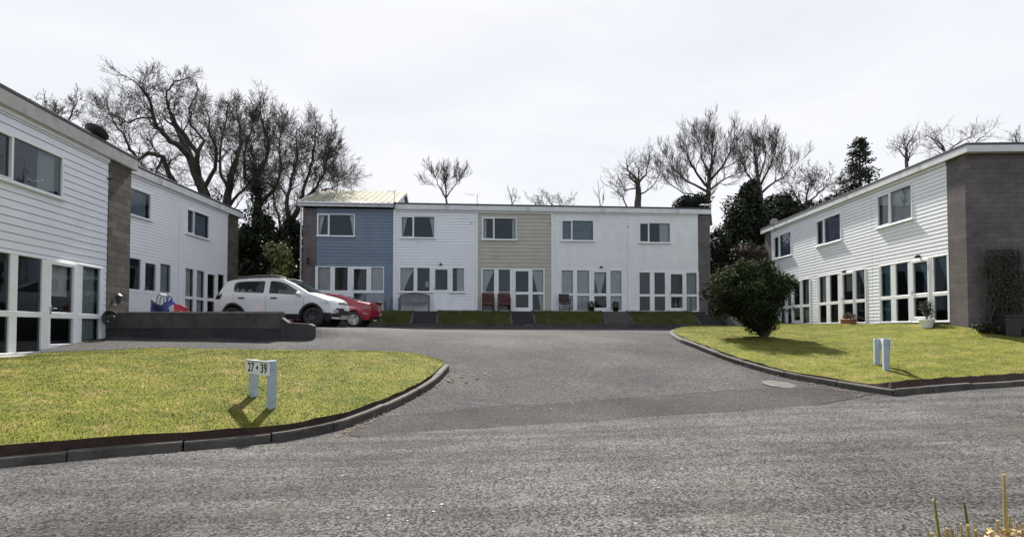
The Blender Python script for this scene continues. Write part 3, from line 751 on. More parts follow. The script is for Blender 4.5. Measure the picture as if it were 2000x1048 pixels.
hD = house(BB, ub[3], ub[4], 'white clad terraced house with tied V shaped door curtains, right of the beige one', GRP_B, 'sid_old', .115, HB,
    dict(xl=1094.6, xr=1215, ytl=526, zt=.88, panes=[(1097,1119),(1127,1150.5),(1160.5,1184),(1192,1213.6)], door=2, lower='pane',
         cur=[(0,'curtain','f',None),(1,'curtain','f',None),(2,'curtain','u','v'),(3,'curtain','f',None)]),
    (1095.4,428.7,1160,472,1117,'full','curtain_skytint'), trim_l=True)
hE = house(BB, ub[4], ub[5], 'stained white clad terraced house with brown side wall, right end of the back row', GRP_B, 'sid_old', .115, HB,
    dict(xl=1247, xr=1364.3, ytl=530, zt=.86, panes=[(1248.5,1269),(1278,1298.7),(1310,1332.6),(1340.5,1360.5)], door=2, lower='pane',
         cur=[(3,'curtain_green','f',None),(0,'curtain_dark','u',None),(2,'curtain_dark','f',None)]),
    (1247,433.7,1310,476,1267,'right','curtain'), rpier=rp)
# corrugated pitched roof on the blue house
wA = ub[1]-ub[0]; RZ, RD = HB+1.58, 3.6
mb = MB(); n = 15; pitch = (wA+.30)/n; prof = []
for i in range(n):
    a = -.15-.0+i*pitch; prof += [(a, 0), (a+pitch*.55, 0), (a+pitch*.65, .035), (a+pitch*.9, .035)]
prof.append((wA+.15, 0))
for (ya, za, yb, zb_) in ((-.32, HB+.03, RD, RZ), (RD, RZ, 7.4, HB+.03)):
    for (a, ha), (b, hb) in zip(prof, prof[1:]): mb.quad((a,ya,za+ha),(b,ya,za+hb),(b,yb,zb_+hb),(a,yb,zb_+ha))
mb.build('roof', pm('cream metal roof', (.30,.297,.235), (.26,.257,.205), 1.2, .85, spec=.1, dirt=(.35,.34,.27), dlo=.55, dhi=.85), hA)
for xx in (.0, wA-.01): MB().add([(xx,0,HB-.24),(xx,7,HB-.24),(xx,7,HB),(xx,RD,RZ-.03),(xx,0,HB)], [(0,1,2,3,4)]).build('gable_panel', M['fascia'], hA)
mb = MB()
for xx in (-.155, wA+.13):
    for (ya, za, yb, zb_) in ((-.32, HB+.03, RD, RZ), (RD, RZ, 7.4, HB+.03)):
        mb.add([(xx,ya,za-.16),(xx+.025,ya,za-.16),(xx+.025,yb,zb_-.16),(xx,yb,zb_-.16),(xx,ya,za+.04),(xx+.025,ya,za+.04),(xx+.025,yb,zb_+.04),(xx,yb,zb_+.04)],[(3,2,1,0),(4,5,6,7),(0,1,5,4),(1,2,6,5),(2,3,7,6),(3,0,4,7)])
mb.build('barge_board', M['fascia'], hA)
mb = MB(); mb.box(-.15,-.33,HB-.2,wA-.01,-.30,HB+.02,0,.004); mb.build('fascia', M['fascia'], hA)
mb = MB(); mb.tube([(-.15,-.38,HB-.03),(wA,-.38,HB-.03)], .055, 8); mb.tube([(-.06,-.38,HB-.05),(-.06,-.1,HB-.3),(-.06,-.1,0)], .038, 8); mb.build('gutter', M['upvc'], hA, smooth=True)

# right terrace (seen far to near)
BR = Block((14.05,28.5), (13.72,15.86), 1.77, pxl=1497)
HR_ = 5.27
ur = [BR.U(x, 600)[0] for x in (1497, 1594, 1706, 1893)]
HR_FH = .20
GRP_R = 'row of three white terraced houses on the right'
h3c = house(BR, ur[0], ur[1], 'white house at the far end of the right row, partly hidden by the round bush', GRP_R, 'sid_white', .13, HR_,
    dict(xl=1522, xr=1583.5, ytl=560, zt=.88, head=2.17, panes=[(1525,1534),(1538,1546),(1550.5,1563.6),(1567.5,1581)], door=2, lower='pane',
         cur=[(3,'curtain_green','f',None),(0,'curtain','f',None)]),
    (1511.5,463,1546.4,499,1523,'full','curtain_skytint'), lpier=BR.U(1508,600)[0], ovl=.25, fh=HR_FH)
h3b = house(BR, ur[1], ur[2], 'white house in the middle of the right row, between two houses with matching lights', GRP_R, 'sid_white', .13, HR_,
    dict(xl=1597, xr=1692, ytl=546, zt=.90, head=2.17, panes=[(1601,1614.5),(1621.7,1637.4),(1647.4,1667.3),(1672.3,1690)], door=2, lower='pane',
         cur=[(0,'curtain','u',None),(1,'curtain_dark','l',None),(2,'curtain_green','b',None),(3,'curtain','u','r')]),
    (1594.5,431.7,1643.7,470,1610,'full','curtain_skytint'), fh=HR_FH)
h3a = house(BR, ur[2], ur[3], 'white house with teal curtains and large brown gable wall, nearest of the right row', GRP_R, 'sid_white', .13, HR_,
    dict(xl=1717.5, xr=1855.3, ytl=520, zt=.92, head=2.17, panes=[(1721.8,1741),(1751,1774.8),(1786,1814),(1825,1851.5)], door=2, lower='pane',
         cur=[(0,'curtain_teal','f','hl'),(2,'curtain_teal','u','r'),(3,'curtain_teal','u','r')]),
    (1713,383,1783.4,429,1739,'full','curtain'), rpier=BR.U(1893,600)[0]-BR.U(1855.5,600)[0], ovr=.22, depth=8.5, fh=HR_FH)
# left rear terrace
BL2 = Block((-13.4,18.5), (-13.47,25.9), 1.93)
BL2.A = BL2.pt(17.1-18.5)
H2 = 5.32
u2 = [0, BL2.U(347,600)[0], BL2.U(462.6,600)[0]]
GRP_L = 'white terraced houses on the left'
h2a = house(BL2, u2[0], u2[1], 'white narrow board house behind the stone pier, shopping bags in front', GRP_L, 'sid_white', .115, H2,
    dict(xl=228, xr=334, ytl=499, zt=.98, head=2.17, panes=[(246,272.7),(281,302),(311.5,332)], door=1, lower='panel',
         cur=[(2,'curtain_green','u',None),(1,'curtain_dark','u',None)]),
    (196,342,293.7,433,215,'full','curtain_skytint'), ovl=.0)
h2b = house(BL2, u2[1], u2[2], 'white narrow board house behind the white car, far end of the left side', GRP_L, 'sid_white', .115, H2,
    dict(xl=356, xr=439.5, ytl=526, zt=.92, head=2.17, panes=[(361,377),(383,398),(403.5,418),(424.5,436.6)], door=2, lower='pane',
         cur=[(0,'curtain','f',None),(1,'curtain','f',None)]),
    (363,404.6,407.6,470,378.6,'full','curtain_skytint'), rpier=u2[2]-BL2.U(442.5,600)[0], pier='stone', ovr=.2)
# left front house
BL1 = Block((-10.3,10.6), (-10.7,13.9), 1.03)
BL1.A = BL1.pt(9.2-10.6)
H1 = 5.32
u1e = BL1.U(250,600)[0]
h1 = house(BL1, 0, u1e, 'white wide board house nearest the camera on the left with stone end pier', GRP_L, 'sid_cool', .17, H1,
    dict(xl=-118, xr=200, ytl=493, zt=.86, head=2.14, panes=[(-80,17),(32,80),(96.5,141),(159,194)], door=2, lower='pane',
         cur=[(3,'curtain_green','f',None),(2,'curtain','b',None),(0,'curtain_green','u','hl')]),
    (-45,232,121,392,24.5,'right','curtain_green'), rpier=u1e-BL1.U(206,600)[0], pier='stone', ovr=.06, fh=.29, fasc='fascia_old')
#@@SITE
# ------------------------------------------------------------------ bank, terrace, steps
def bpt(u, off, z): p = BB.pt(u, -off); return (p.x, p.y, z)
ZT = 2.43
LB = ub[-1]
steps_u = [(BB.U(a,615)[0], BB.U(b,615)[0]) for a, b in ((812,858),(994,1036),(1166,1214),(1336,1386))]
mb = MB(); mb.box(-3.0, -.95, 1.2, LB+.3, 0.2, ZT)
tag(mb.build('terrace_path', M['concrete'], rz=BB.ang, loc=(BB.A.x, BB.A.y, 0)), kind='structure')
def zroad_u(u, off): p = BB.pt(u, -off); return hroad(p.x, p.y)
OFF0, OFF1 = 1.95, .90     # foot and top of the bank measured from the facade
edges = [-3.0]; 
for a, b in steps_u: edges += [a, b]
edges.append(LB+.3)
mb = MB(); rr = random.Random(2); BV=[]; BT=[]
for k in range(0, len(edges), 2):
    a, b = edges[k], edges[k+1]
    if b-a < .05: continue
    n = max(1, int((b-a)/.2)); rows = 7
    base = len(mb.v)
    for j in range(rows+1):
        t = j/rows
        for i in range(n+1):
            u = a+(b-a)*i/n; off = lerp(OFF0, OFF1, t); zf = zroad_u(u, OFF0)+.11
            z = lerp(zf, ZT+.02, (t**.85)) + .03*smooth_noise(u*3, t*5) * (1 if 0<t<1 else .3)
            mb.v.append(bpt(u, off, z))
    for j in range(rows):
        for i in range(n):
            q = base+j*(n+1)+i; mb.f += [(q, q+1, q+n+2), (q, q+n+2, q+n+1)]; mb.m += [0, 0]
tag(mb.build('bank', M['bankgrass'], smooth=True), kind='structure')
bankV, bankT = list(mb.v), list(mb.f)
mb = MB(); mb.box(-3.0, -OFF0-.1, 1.3, LB+.3, -OFF0+.02, 1.80)
tag(mb.build('kerb', M['black'] if False else M['block'], rz=BB.ang, loc=(BB.A.x, BB.A.y, 0)), kind='structure')
tag(blades('grass', bankV, bankT, 50000, M['bankgrass'], (.05,.11)), 'darker uncut grass of the bank below the back row', 'grass', kind='stuff')
LBL = ['dark concrete steps in the grass bank in front of the grey arched bench',
       'dark concrete steps in the bank below the door of the beige house',
       'worn concrete steps in the bank between two round plant pots',
       'dark concrete steps at the right end of the bank beside the path']
for k, (a, b) in enumerate(steps_u):
    root = empty('steps', bpt((a+b)/2, OFF0, zroad_u((a+b)/2, OFF0)), BB.ang); tag(root, LBL[k], 'steps', 'concrete steps up the grass bank')
    z0_ = zroad_u((a+b)/2, OFF0); H_ = ZT - z0_; n = 5; hw = (b-a)/2
    mb = MB()
    for i in range(n):
        y = -.05 + i*(1.1/n)
        mb.box(-hw+.05, y, -.2+i*.001, hw-.05, 1.1, H_*(i+1)/n - .005, 0, .012)
    mb.build('tread', pm('step stone', (.045,.043,.045) if k != 2 else (.10,.097,.09), None, 4, .9, bump=.4), root)
    for s in (-1, 1):
        mb = MB(); x0 = s*hw; P = [(x0-.05*s, -.12, -.2), (x0-.05*s, 1.1, -.2), (x0-.05*s, 1.1, H_+.05), (x0-.05*s, -.12, .16)]
        Q = [(x0+.06*s, y, z) for (_, y, z) in P]
        mb.add(P+Q, [(0,1,2,3),(7,6,5,4),(0,3,7,4),(1,5,6,2),(3,2,6,7)])
        mb.build('side_wall', M['block'], root)

# concrete ramp from the terrace down to the right lawn
mb = MB(); P = []
pa = BB.pt(LB+.35, .35); pb = BB.pt(LB+.35, 1.0+.0); 
c1 = BB.pt(LB+.3, -.95); c2 = BB.pt(LB+.3, .25); d1 = at(1440,636,21.9); d2 = at(1500,636,23.2)
n = 8
for i in range(n+1):
    t = i/n
    a = c1.lerp(Vector((d1.x, d1.y)), t); b = c2.lerp(Vector((d2.x, d2.y)), t); z = lerp(ZT, 1.68, t)
    mb.v += [(a.x,a.y,z-.9),(a.x,a.y,z),(b.x,b.y,z),(b.x,b.y,z-.9)]
for i in range(n):
    for k in range(3): mb.f.append((i*4+k, i*4+k+1, (i+1)*4+k+1, (i+1)*4+k)); mb.m.append(0)
tag(mb.build('path', pm('path concrete', (.14,.135,.125), (.10,.096,.09), 2.5, .95, bump=.3), smooth=False), kind='structure')
# fill between right terrace, back terrace and lawn
mb = MB(); q = [BB.pt(LB+.3,-1.9), BB.pt(LB+.3, 6), Vector((17,34)), Vector((14.0,28.6)), Vector((13.7,26)), Vector((11.0,23.4))]
zz = [1.66, 2.6, 2.9, 2.2, 1.75, 1.62]
P2, T = cdt([(p.x,p.y) for p in q], grid=.5)
mb = MB()
for (x, y) in P2:
    wts = [1/((x-p.x)**2+(y-p.y)**2+.01)**1.5 for p in q]; z = sum(a*b for a, b in zip(wts, zz))/sum(wts)
    mb.v.append((x, y, z+.04*smooth_noise(x*2,y*2)))
mb.f = T; tag(mb.build('ground', M['bankgrass'], smooth=True), kind='structure')
tag(blades('grass', mb.v, T, 9000, M['bankgrass'], (.05,.14)), 'rough grass in the gap between back row and right row', 'grass', kind='stuff')
# narrow concrete edging along the left front house
mb = MB()
e = [BL1.pt(-2,-.45), BL1.pt(u1e,-.45), BL1.pt(u1e,.02), BL1.pt(-2,.02)]
mb.add([(p.x,p.y,z) for z in (.7,1.035) for p in e], [(4,5,6,7),(0,1,5,4),(1,2,6,5),(3,0,4,7)])
tag(mb.build('path', M['concrete']), kind='structure')

# ------------------------------------------------------------------ retaining wall
def Wp(u, off, z):
    x = lerp(-10.95, -5.65, u); y = yw(x)
    return (x, y+off, z)
xa, xb = -10.75, -5.55
root = empty('retaining_wall', (xa, yw(xa), .8), 0); tag(root, 'low dark block retaining wall with stepped rounded end in front of the white car', 'wall')
ztop, zlow = 1.6+.405, 1.6+.125
xs_ = at(553,612,14.5).x; 
mb = MB()
def wallseg(x0, x1, z1a, z1b, n=6, rnd_end=False, thick=.26):
    pts = []
    for i in range(n+1):
        x = lerp(x0, x1, i/n); z = lerp(z1a, z1b, i/n); y = yw(x)+.02*math.sin(x*3); th = thick/2
        if rnd_end: th *= math.sqrt(max(.02, 1-(max(0,(i/n)-.75)/.25)**2)) if i else 1; z -= .06*max(0,(i/n)-.8)/.2
        pts.append((x, y, z, th))
    b = len(mb.v)
    for x, y, z, th in pts:
        for (dy, zz) in ((-th,.5),(-th,z-.02),(-th+.02,z),(th-.02,z),(th,z-.02),(th,.5)): mb.v.append((x-xa, y+dy-yw(xa), zz-.8))
    for i in range(n):
        for k in range(5): mb.f.append((b+i*6+k+1, b+i*6+k, b+(i+1)*6+k, b+(i+1)*6+k+1)); mb.m.append(0)
    mb.f.append(tuple(b+k for k in range(6))); mb.m.append(0)
    mb.f.append(tuple(b+n*6+k for k in range(6))[::-1]); mb.m.append(0)
wallseg(xa, xs_, ztop-.42, ztop-.40)
mb.build('wall_body', pm('damp block', (.028,.026,.032), (.05,.046,.05), 2, .9, bump=.4, dirt=(.09,.085,.08), dlo=.62, dhi=.8), root)
mb = MB(); wallseg(xa, xs_, ztop-.02, ztop, 6, False, .285)
for i, v in enumerate(mb.v):
    if v[2] < .5: mb.v[i] = (v[0], v[1], ztop-.8-.42)
mb.build('upper_course', pm('rendered course', (.085,.08,.075), (.055,.05,.05), 1.5, .9, bump=.4, dirt=(.03,.028,.03), dscale=2.5, dlo=.5, dhi=.75, dstretch=(2,1,.6)), root)
mb = MB(); wallseg(xs_+.003, xs_+.18, ztop-.12, zlow+.02, 3); wallseg(xs_+.183, xb+.12, zlow+.02, zlow-.02, 14, True, .34)
mb.build('lower_end', pm('damp end', (.04,.037,.042), (.06,.055,.058), 2, .9, bump=.4), root)
mb = MB(); wallseg(xa+.02, xs_-.02, ztop+.022, ztop+.042, 6, False, .30)
for i, v in enumerate(mb.v):
    if v[2] < .9: mb.v[i] = (v[0], v[1], max(v[2], ztop-.8-.02))
mb.build('coping', pm('coping', (.16,.15,.13), (.09,.085,.08), 4, .9, bump=.4), root)

# ------------------------------------------------------------------ small things
def sign(x0, y0, x1, y1, bv, label, side, text=None, dirn=1):
    """two square posts joined by a board; p0 far post, p1 near post"""
    a = Vector((x0,y0)); b = Vector((x1,y1)); L_ = (b-a).length; ang = math.atan2(b.y-a.y, b.x-a.x)
    z0, z1 = drop(bv, x0, y0), drop(bv, x1, y1)
    root = empty('number_sign', (x0, y0, z0), ang); tag(root, label, 'sign', 'house number signs on the lawns')
    pmt = pm('painted post', (.36,.43,.49), (.29,.35,.40), 4, .6, dirt=(.22,.23,.22), dscale=4, dlo=.5, dhi=.8)
    hz = max(z1-z0, 0)+.575
    for u, dz in ((0, 0), (L_, z1-z0)):
        mb = MB(); mb.box(u-.055, -.055, dz-.15, u+.055, .055, hz+(.0 if u == 0 else .012), 0, .008); mb.build('post', pmt, root)
    y = -.058 if side < 0 else .058
    mb = MB(); mb.box(-.09, min(y, y+.024*side), hz-.215, L_+.07, max(y, y+.024*side), hz-.015, 0, .004)
    bo = mb.build('board', pm('sign board', (.70,.72,.74), (.6,.62,.64), 3, .5), root)
    mb = MB(); mb.box(-.10, min(y-.0, y+.04*side), hz-.014, L_+.08, max(y, y+.04*side), hz+.004, 0, .003); mb.build('board_cap', pmt, root)
    if text:
        cu = bpy.data.curves.new('numbers', 'FONT'); cu.body = text; cu.size = .225; cu.extrude = .0015; cu.align_x = 'CENTER'; cu.align_y = 'CENTER'; cu.offset = .0045; cu.space_character = 1.05
        t = bpy.data.objects.new('numbers', cu); COL.objects.link(t); bpy.context.view_layer.update()
        dg = bpy.context.evaluated_depsgraph_get(); me = bpy.data.meshes.new_from_object(t.evaluated_get(dg)); bpy.data.objects.remove(t)
        w_ = max(v.co.x for v in me.vertices)-min(v.co.x for v in me.vertices)
        to = bpy.data.objects.new('numbers', me); COL.objects.link(to); to.parent = bo
        to.location = (L_/2, y+.0265*side, hz-.115); to.rotation_euler = (R(90), 0, 0 if side < 0 else R(180)); to.scale = (min(1, (L_+.08)/w_), .86, 1)
        me.materials.clear(); me.materials.append(M['black'])
    return root
pa = at(495,780,8.42); pb = at(530,799,8.0)
sign(pa.x, pa.y, pb.x, pb.y, bvL, 'white board sign reading 27 to 39 on two pale posts in the left lawn', -1, '27 \u2022 39')
pa = hit(1708,708,lambda x,y: drop(bvR,x,y,-9)); pb = hit(1731,722,lambda x,y: drop(bvR,x,y,-9))
dv = (Vector((pa.x,pa.y))-Vector((pb.x,pb.y))); dv = dv.normalized()*.6
sign(pb.x+dv.x, pb.y+dv.y, pb.x, pb.y, bvR, 'sign seen from behind on two pale posts in the right lawn', 1)

# manhole cover
p = hit(1521, 750); root = empty('manhole_cover', (p.x, p.y, p.z+.004), .25); tag(root, 'pale grey oval looking manhole cover beside the right kerb', 'manhole cover')
sl_ = (hroad(p.x, p.y+.2)-hroad(p.x, p.y-.2))/.4
mb = MB(); mb.lathe([(.33,-.03),(.33,.006),(.29,.012),(.285,.006)], n=32); mb.build('rim', pm('cover rim', (.11,.105,.095), (.07,.066,.06), 5, .95), root, smooth=False)
mb = MB(); mb.lathe([(.284,.0),(.284,.009),(.1,.011),(0.001,.011)], n=32)
for i in range(6): mb.box(-.2, -.2+i*.075, .011, .2, -.185+i*.075, .015)
mb.build('lid', pm('manhole lid', (.13,.13,.12), (.09,.09,.085), 6, .8, bump=.3), root); root.rotation_euler = (math.atan(sl_), 0, .25)

def facade_root(name, B, px, py, off, z=None, lab=None, cat=None, grp=None):
    u, zz = B.U(px, py); p = B.pt(u, -off); r = empty(name, (p.x, p.y, (B.zb+zz) if z is None else z), B.ang); tag(r, lab, cat, grp); return r
# benches on the terrace
def arched_bench(root, mat_, w_=1.45, slats=True):
    for s in (-1, 1):
        mb = MB(); x = s*w_/2
        mb.box(x-.03,-.28,0,x+.03,-.22,.62,0,.006); mb.build('leg', mat_, root)
        mb = MB(); mb.tube([(x,.22,0),(x,.22,.45),(x,.30,.84)], .035, 4); mb.build('leg', mat_, root)
        mb = MB(); mb.box(x-.035,-.3,.62,x+.035,.28,.655,0,.006); mb.build('armrest', mat_, root)
    mb = MB()
    for i in range(6): mb.box(-w_/2+.03,-.27+i*.08,.42,w_/2-.03,-.205+i*.08,.445,0,.004)
    mb.box(-w_/2+.03,-.28,.34,w_/2-.03,-.25,.419); mb.build('seat', mat_, root)
    mb = MB(); n = 22
    for i in range(n):
        x = -w_/2+.06+(w_-.12)*i/(n-1); h = .80+.12*math.cos((x/(w_/2))*math.pi/2)
        mb.tube([(x,.235,.47),(x,.30,h)], .018, 4)
    top = [( -w_/2+w_*k/16, .305, .80+.14*math.cos((-1+k/8)*math.pi/2)) for k in range(17)]
    mb.tube(top, .04, 6); mb.box(-w_/2,.22,.45,w_/2,.26,.50)
    mb.build('backrest', mat_, root)
r = facade_root('garden_bench', BB, 810.5, 600, .42, ZT, 'grey weathered wooden bench with arched back in front of the white house', 'bench'); r.rotation_euler.z = BB.ang+0
arched_bench(r, M['wood_grey'])
def slat_bench(root, mat_, w_=1.35):
    for s in (-1, 1):
        x = s*w_/2
        mb = MB(); mb.tube([(x,-.30,0),(x,-.26,.4),(x,-.25,.6)], .028, 6); mb.build('leg', mat_, root)
        mb = MB(); mb.tube([(x,.28,0),(x,.18,.42),(x,.26,.82)], .028, 6); mb.build('leg', mat_, root)
        mb = MB(); mb.tube([(x,-.28,.60),(x,-.1,.65),(x,.24,.66)], .03, 6); mb.build('armrest', mat_, root)
    mb = MB()
    for i in range(6): mb.box(-w_/2+.02,-.26+i*.08,.41,w_/2-.02,-.205+i*.08,.435)
    mb.build('seat', mat_, root)
    mb = MB()
    for i in range(4):
        z = .52+i*.095; y = .2+.02*i; mb.box(-w_/2+.01,y-.01,z,w_/2-.01,y+.012,z+.06,0,.004)
    mb.tube([(-w_/2+w_*k/12,.27,.86+.05*math.sin(k/12*math.pi)) for k in range(13)], .03, 6); mb.build('backrest', mat_, root)
r = facade_root('garden_bench', BB, 736, 600, .5, ZT, 'blue grey slatted bench behind the tail of the red car', 'bench'); slat_bench(r, M['bench_blue'])
def armchair(root, mat_, w_=.58):
    for s in (-1, 1):
        x = s*w_/2
        mb = MB(); mb.box(x-.028,-.27,0,x+.028,-.21,.64,0,.005); mb.build('leg', mat_, root)
        mb = MB(); mb.tube([(x,.22,0),(x,.2,.42),(x,.32,.92)], .032, 4); mb.build('leg', mat_, root)
        mb = MB(); mb.box(x-.035,-.3,.64,x+.035,.26,.67,0,.005); mb.build('armrest', mat_, root)
    mb = MB()
    for i in range(6): mb.box(-w_/2+.03,-.27+i*.08,.42,w_/2-.03,-.205+i*.08,.445)
    mb.box(-w_/2+.03,-.26,.33,w_/2-.03,-.235,.419); mb.build('seat', mat_, root)
    mb = MB()
    for i in range(5):
        z = .50+i*.085; y = .215+.017*i*1.1; mb.box(-w_/2+.03,y-.01,z,w_/2-.03,y+.012,z+.065,0,.004)
    mb.box(-w_/2,.29,.92,w_/2,.335,.99,0,.01); mb.build('backrest', mat_, root)
for px, lab in ((953,'reddish brown slatted wooden armchair, left one of two before the beige house'),(984,'reddish brown slatted armchair, right one of two, next to the beige house door')):
    r = facade_root('garden_armchair', BB, px, 600, .45, ZT, lab, 'chair', 'wooden armchairs on the terrace'); armchair(r, M['wood_red'])
def folding_chair(root, mat_, w_=.5):
    for s in (-1, 1):
        x = s*w_/2
        mb = MB(); mb.tube([(x,-.25,0),(x,.2,.62)], .02, 5); mb.build('leg', mat_, root)
        mb = MB(); mb.tube([(x,.28,0),(x,-.1,.42),(x,-.25,.6)], .02, 5); mb.build('leg', mat_, root)
        mb = MB(); mb.box(x-.03,-.3,.6,x+.03,.22,.63,0,.005); mb.build('armrest', mat_, root)
    mb = MB(); mb.box(-w_/2,-.22,.40,w_/2,.2,.44,0,.01); mb.build('seat', mat_, root)
    mb = MB(); mb.box(-w_/2-.02,.2,.50,w_/2+.02,.24,.92,0,.02); mb.build('backrest', mat_, root)
    mb = MB(); mb.tube([(-w_/2,-.2,.12),(w_/2,-.2,.12)], .015, 5); mb.build('stretcher', mat_, root)
r = facade_root('garden_chair', BB, 1100, 600, .45, ZT, 'dark folding chair with solid back before the house right of the beige one', 'chair'); folding_chair(r, M['wood_dark'])

LEAFQ = [(-.5,0),(-.2,.28),(.25,.22),(.55,0),(.25,-.22),(-.2,-.28)]
def leafcloud(mb, n, cen, rad, size, rg, mats=(0,), hollow=.0, up=0, squash=1, flat=False):
    """n leaf-sized faces spread in an ellipsoid"""
    cx, cy, cz = cen
    for _ in range(n):
        while True:
            d = Vector((rg.gauss(0,1), rg.gauss(0,1), rg.gauss(0,1)))
            if d.length > 1e-3: break
        d.normalize(); r_ = (hollow + (1-hollow)*rg.random())**.5
        p = Vector((cx+d.x*rad[0]*r_, cy+d.y*rad[1]*r_, cz+d.z*rad[2]*r_))
        nrm = (d*.6 + Vector((rg.gauss(0,1), rg.gauss(0,1), rg.gauss(0,1)+up))*.6).normalized()
        a = nrm.orthogonal().normalized(); a.rotate(Matrix.Rotation(rg.random()*6.28, 3, nrm)); b = nrm.cross(a)
        s = size*rg.uniform(.6, 1.3)
        q = len(mb.v)
        for (u, v) in ((-.5,0),(0,.3),(.5,0),(0,-.3)): mb.v.append(tuple(p + a*u*s + b*v*s*squash))
        mb.f.append((q, q+1, q+2, q+3)); mb.m.append(rg.choice(mats))
# round clipped plants in pots either side of the door of the fourth house
for px, lab in ((1148.5,'round dark clipped plant in a pot left of the curtained door'),(1195,'round dark clipped plant in a pot right of the curtained door')):
    r = facade_root('potted_plant', BB, px, 600, .75, ZT, lab, 'potted plant', 'round clipped plants on the terrace')
    mb = MB(); mb.lathe([(.001,0),(.13,0),(.17,.2),(.185,.2),(.185,.23),(.15,.23),(.001,.2)], n=16); mb.build('pot', M['black'], r, smooth=True)
    mb = MB(); leafcloud(mb, 420, (0,0,.36), (.18,.18,.17), .055, random.Random(px), (0,1), .5)
    mb.build('foliage', [M['ivy'], M['ivy2']], r)
# pots on the right
u_, _ = BR.U(1676, 622); q = BR.pt(u_, -.38)
r = empty('planter', (q.x, q.y, drop(bvR,q.x,q.y,1.72)), BR.ang); tag(r, 'low terracotta trough with sprawling plant at the middle house on the right', 'planter')
mb = MB(); mb.box(-.32,-.14,-.02,.32,.14,.17,0,.02); mb.box(-.34,-.16,.14,.34,.16,.18,0,.01); mb.build('pot', M['terracotta'], r)
mb = MB(); rg = random.Random(3)
for k in range(5): leafcloud(mb, 90, (rg.uniform(-.25,.25), rg.uniform(-.05,.05), .27+rg.uniform(-.02,.08)), (.13,.12,.12), .06, rg, (0,1))
mb.build('foliage', [pm('brown plant',(.09,.05,.03),(.13,.09,.04),4,.7), M['ivy']], r)
u_, _ = BR.U(1836, 622); q = BR.pt(u_, -.42)
r = empty('potted_shrub', (q.x, q.y, drop(bvR,q.x,q.y,1.72)), BR.ang); tag(r, 'dark small shrub in a white bowl pot by the brown gable wall', 'potted plant')
mb = MB(); mb.lathe([(.001,-.03),(.14,-.03),(.15,.02),(.20,.2),(.235,.24),(.235,.27),(.20,.27),(.001,.22)], n=20); mb.build('pot', M['upvc'], r, smooth=True)
mb = MB(); rg = random.Random(5)
for k in range(7): leafcloud(mb, 110, (rg.uniform(-.16,.16), rg.uniform(-.14,.14), rg.uniform(.4,.85)), (.15,.15,.16), .05, rg, (0,1))
for k in range(6): mb.tube([(0,0,.2),(rg.uniform(-.12,.12),rg.uniform(-.1,.1),.8)], .008, 4, 1)
mb.build('foliage', [pm('plum leaf',(.035,.022,.028),(.06,.04,.045),4,.6), M['ivy2']], r)

# wall lamps
def lamp(B, px, py, lab, kind=0):
    r = facade_root('wall_lamp', B, px, py, .02, None, lab, 'lamp', 'outside wall lamps')
    mb = MB(); mb.lathe([(.001,.0),(.05,.0),(.05,-.02),(.001,-.02)], axis='y', n=14); mb.build('wall_plate', M['black'], r)
    if kind == 0:
        mb = MB(); mb.lathe([(.001,.05),(.045,.045),(.068,.0),(.062,-.03),(.05,-.05),(.001,-.06)], (0,-.09,0), 16); mb.build('lamp_shade', M['black'], r, smooth=True)
        mb = MB(); mb.tube([(0,-.02,0),(0,-.1,.03)], .015, 6); mb.build('arm', M['black'], r)
    else:
        mb = MB(); mb.tube([(0,-.02,-.05),(0,-.14,-.1),(0,-.16,.02)], .015, 6); mb.build('arm', M['black'], r)
        mb = MB(); mb.lathe([(.001,.22),(.03,.2),(.1,.15),(.07,.13),(.055,-.02),(.03,-.06),(.001,-.07)], (0,-.16,.03), 8); mb.build('lantern', M['black'], r)
lamp(BB, 1173.5, 521.5, 'small black lamp above the door with the V shaped curtains')
lamp(BB, 861, 516, 'small black lamp above the door of the white house left of the beige one')
lamp(BR, 1652.5, 530, 'small black lamp above the door of the middle house on the right')
lamp(BR, 1797, 500.5, 'small black lamp above the door of the house with teal curtains')
lamp(BB, 603, 513, 'dark lantern on the end wall of the blue house', 1)
lamp(BL1, 217, 590, 'large dark lantern on the stone pier of the nearest left house', 1)
# wall ties / overflow pipes small parts
def stub(B, px, py, lab):
    r = facade_root('overflow_pipe', B, px, py, .02, None, lab, 'pipe'); mb = MB(); mb.tube([(0,.02,0),(0,-.10,-.01)], .02, 8); mb.build('pipe', M['black'], r)
stub(BB, 921, 435, 'short overflow pipe high on the white wall left of the beige house'); stub(BB, 1226.5, 443, 'short overflow pipe between the two upper windows of the last two back houses')
stub(BB, 1075, 437, 'short dark overflow pipe at the right edge of the beige wall'); stub(BL1, 209, 349, 'short dark overflow pipe beside the stone pier of the nearest house')

# aerials
def aerial(px, Y, ztopp, lab, side=-1, ln=.75):
    p = at(px, 405, Y); zb = BB.zb+HB+.03
    r = empty('tv_aerial', (p.x, p.y, zb), BB.ang); tag(r, lab, 'aerial', 'television aerials on the back roofs')
    zt_ = at(px, ztopp, Y).z - zb
    mb = MB(); mb.tube([(0,0,-.1),(0,0,zt_)], .018, 6); mb.box(-.05,-.05,-.02,.05,.05,.08); mb.build('mast', M['steel'], r)
    mb = MB(); mb.tube([(-side*.1,0,zt_-.06),(side*ln,0,zt_-.02)], .012, 5)
    for i in range(9): x = side*(i/8)*ln; mb.tube([(x,-.16,zt_-.05),(x,.16,zt_-.05)], .006, 4)
    for k in (-1,1): mb.tube([(-side*.1,-.15,zt_-.06+k*.1),(-side*.1,.15,zt_-.06+k*.1)], .008, 4)
    mb.build('antenna', M['steel'], r)
aerial(770.5, 26.9, 372, 'thin television aerial where blue and white houses meet', -1, .35)
aerial(932, 27.0, 378, 'thin television aerial at the left edge of the beige house', -1, .6)
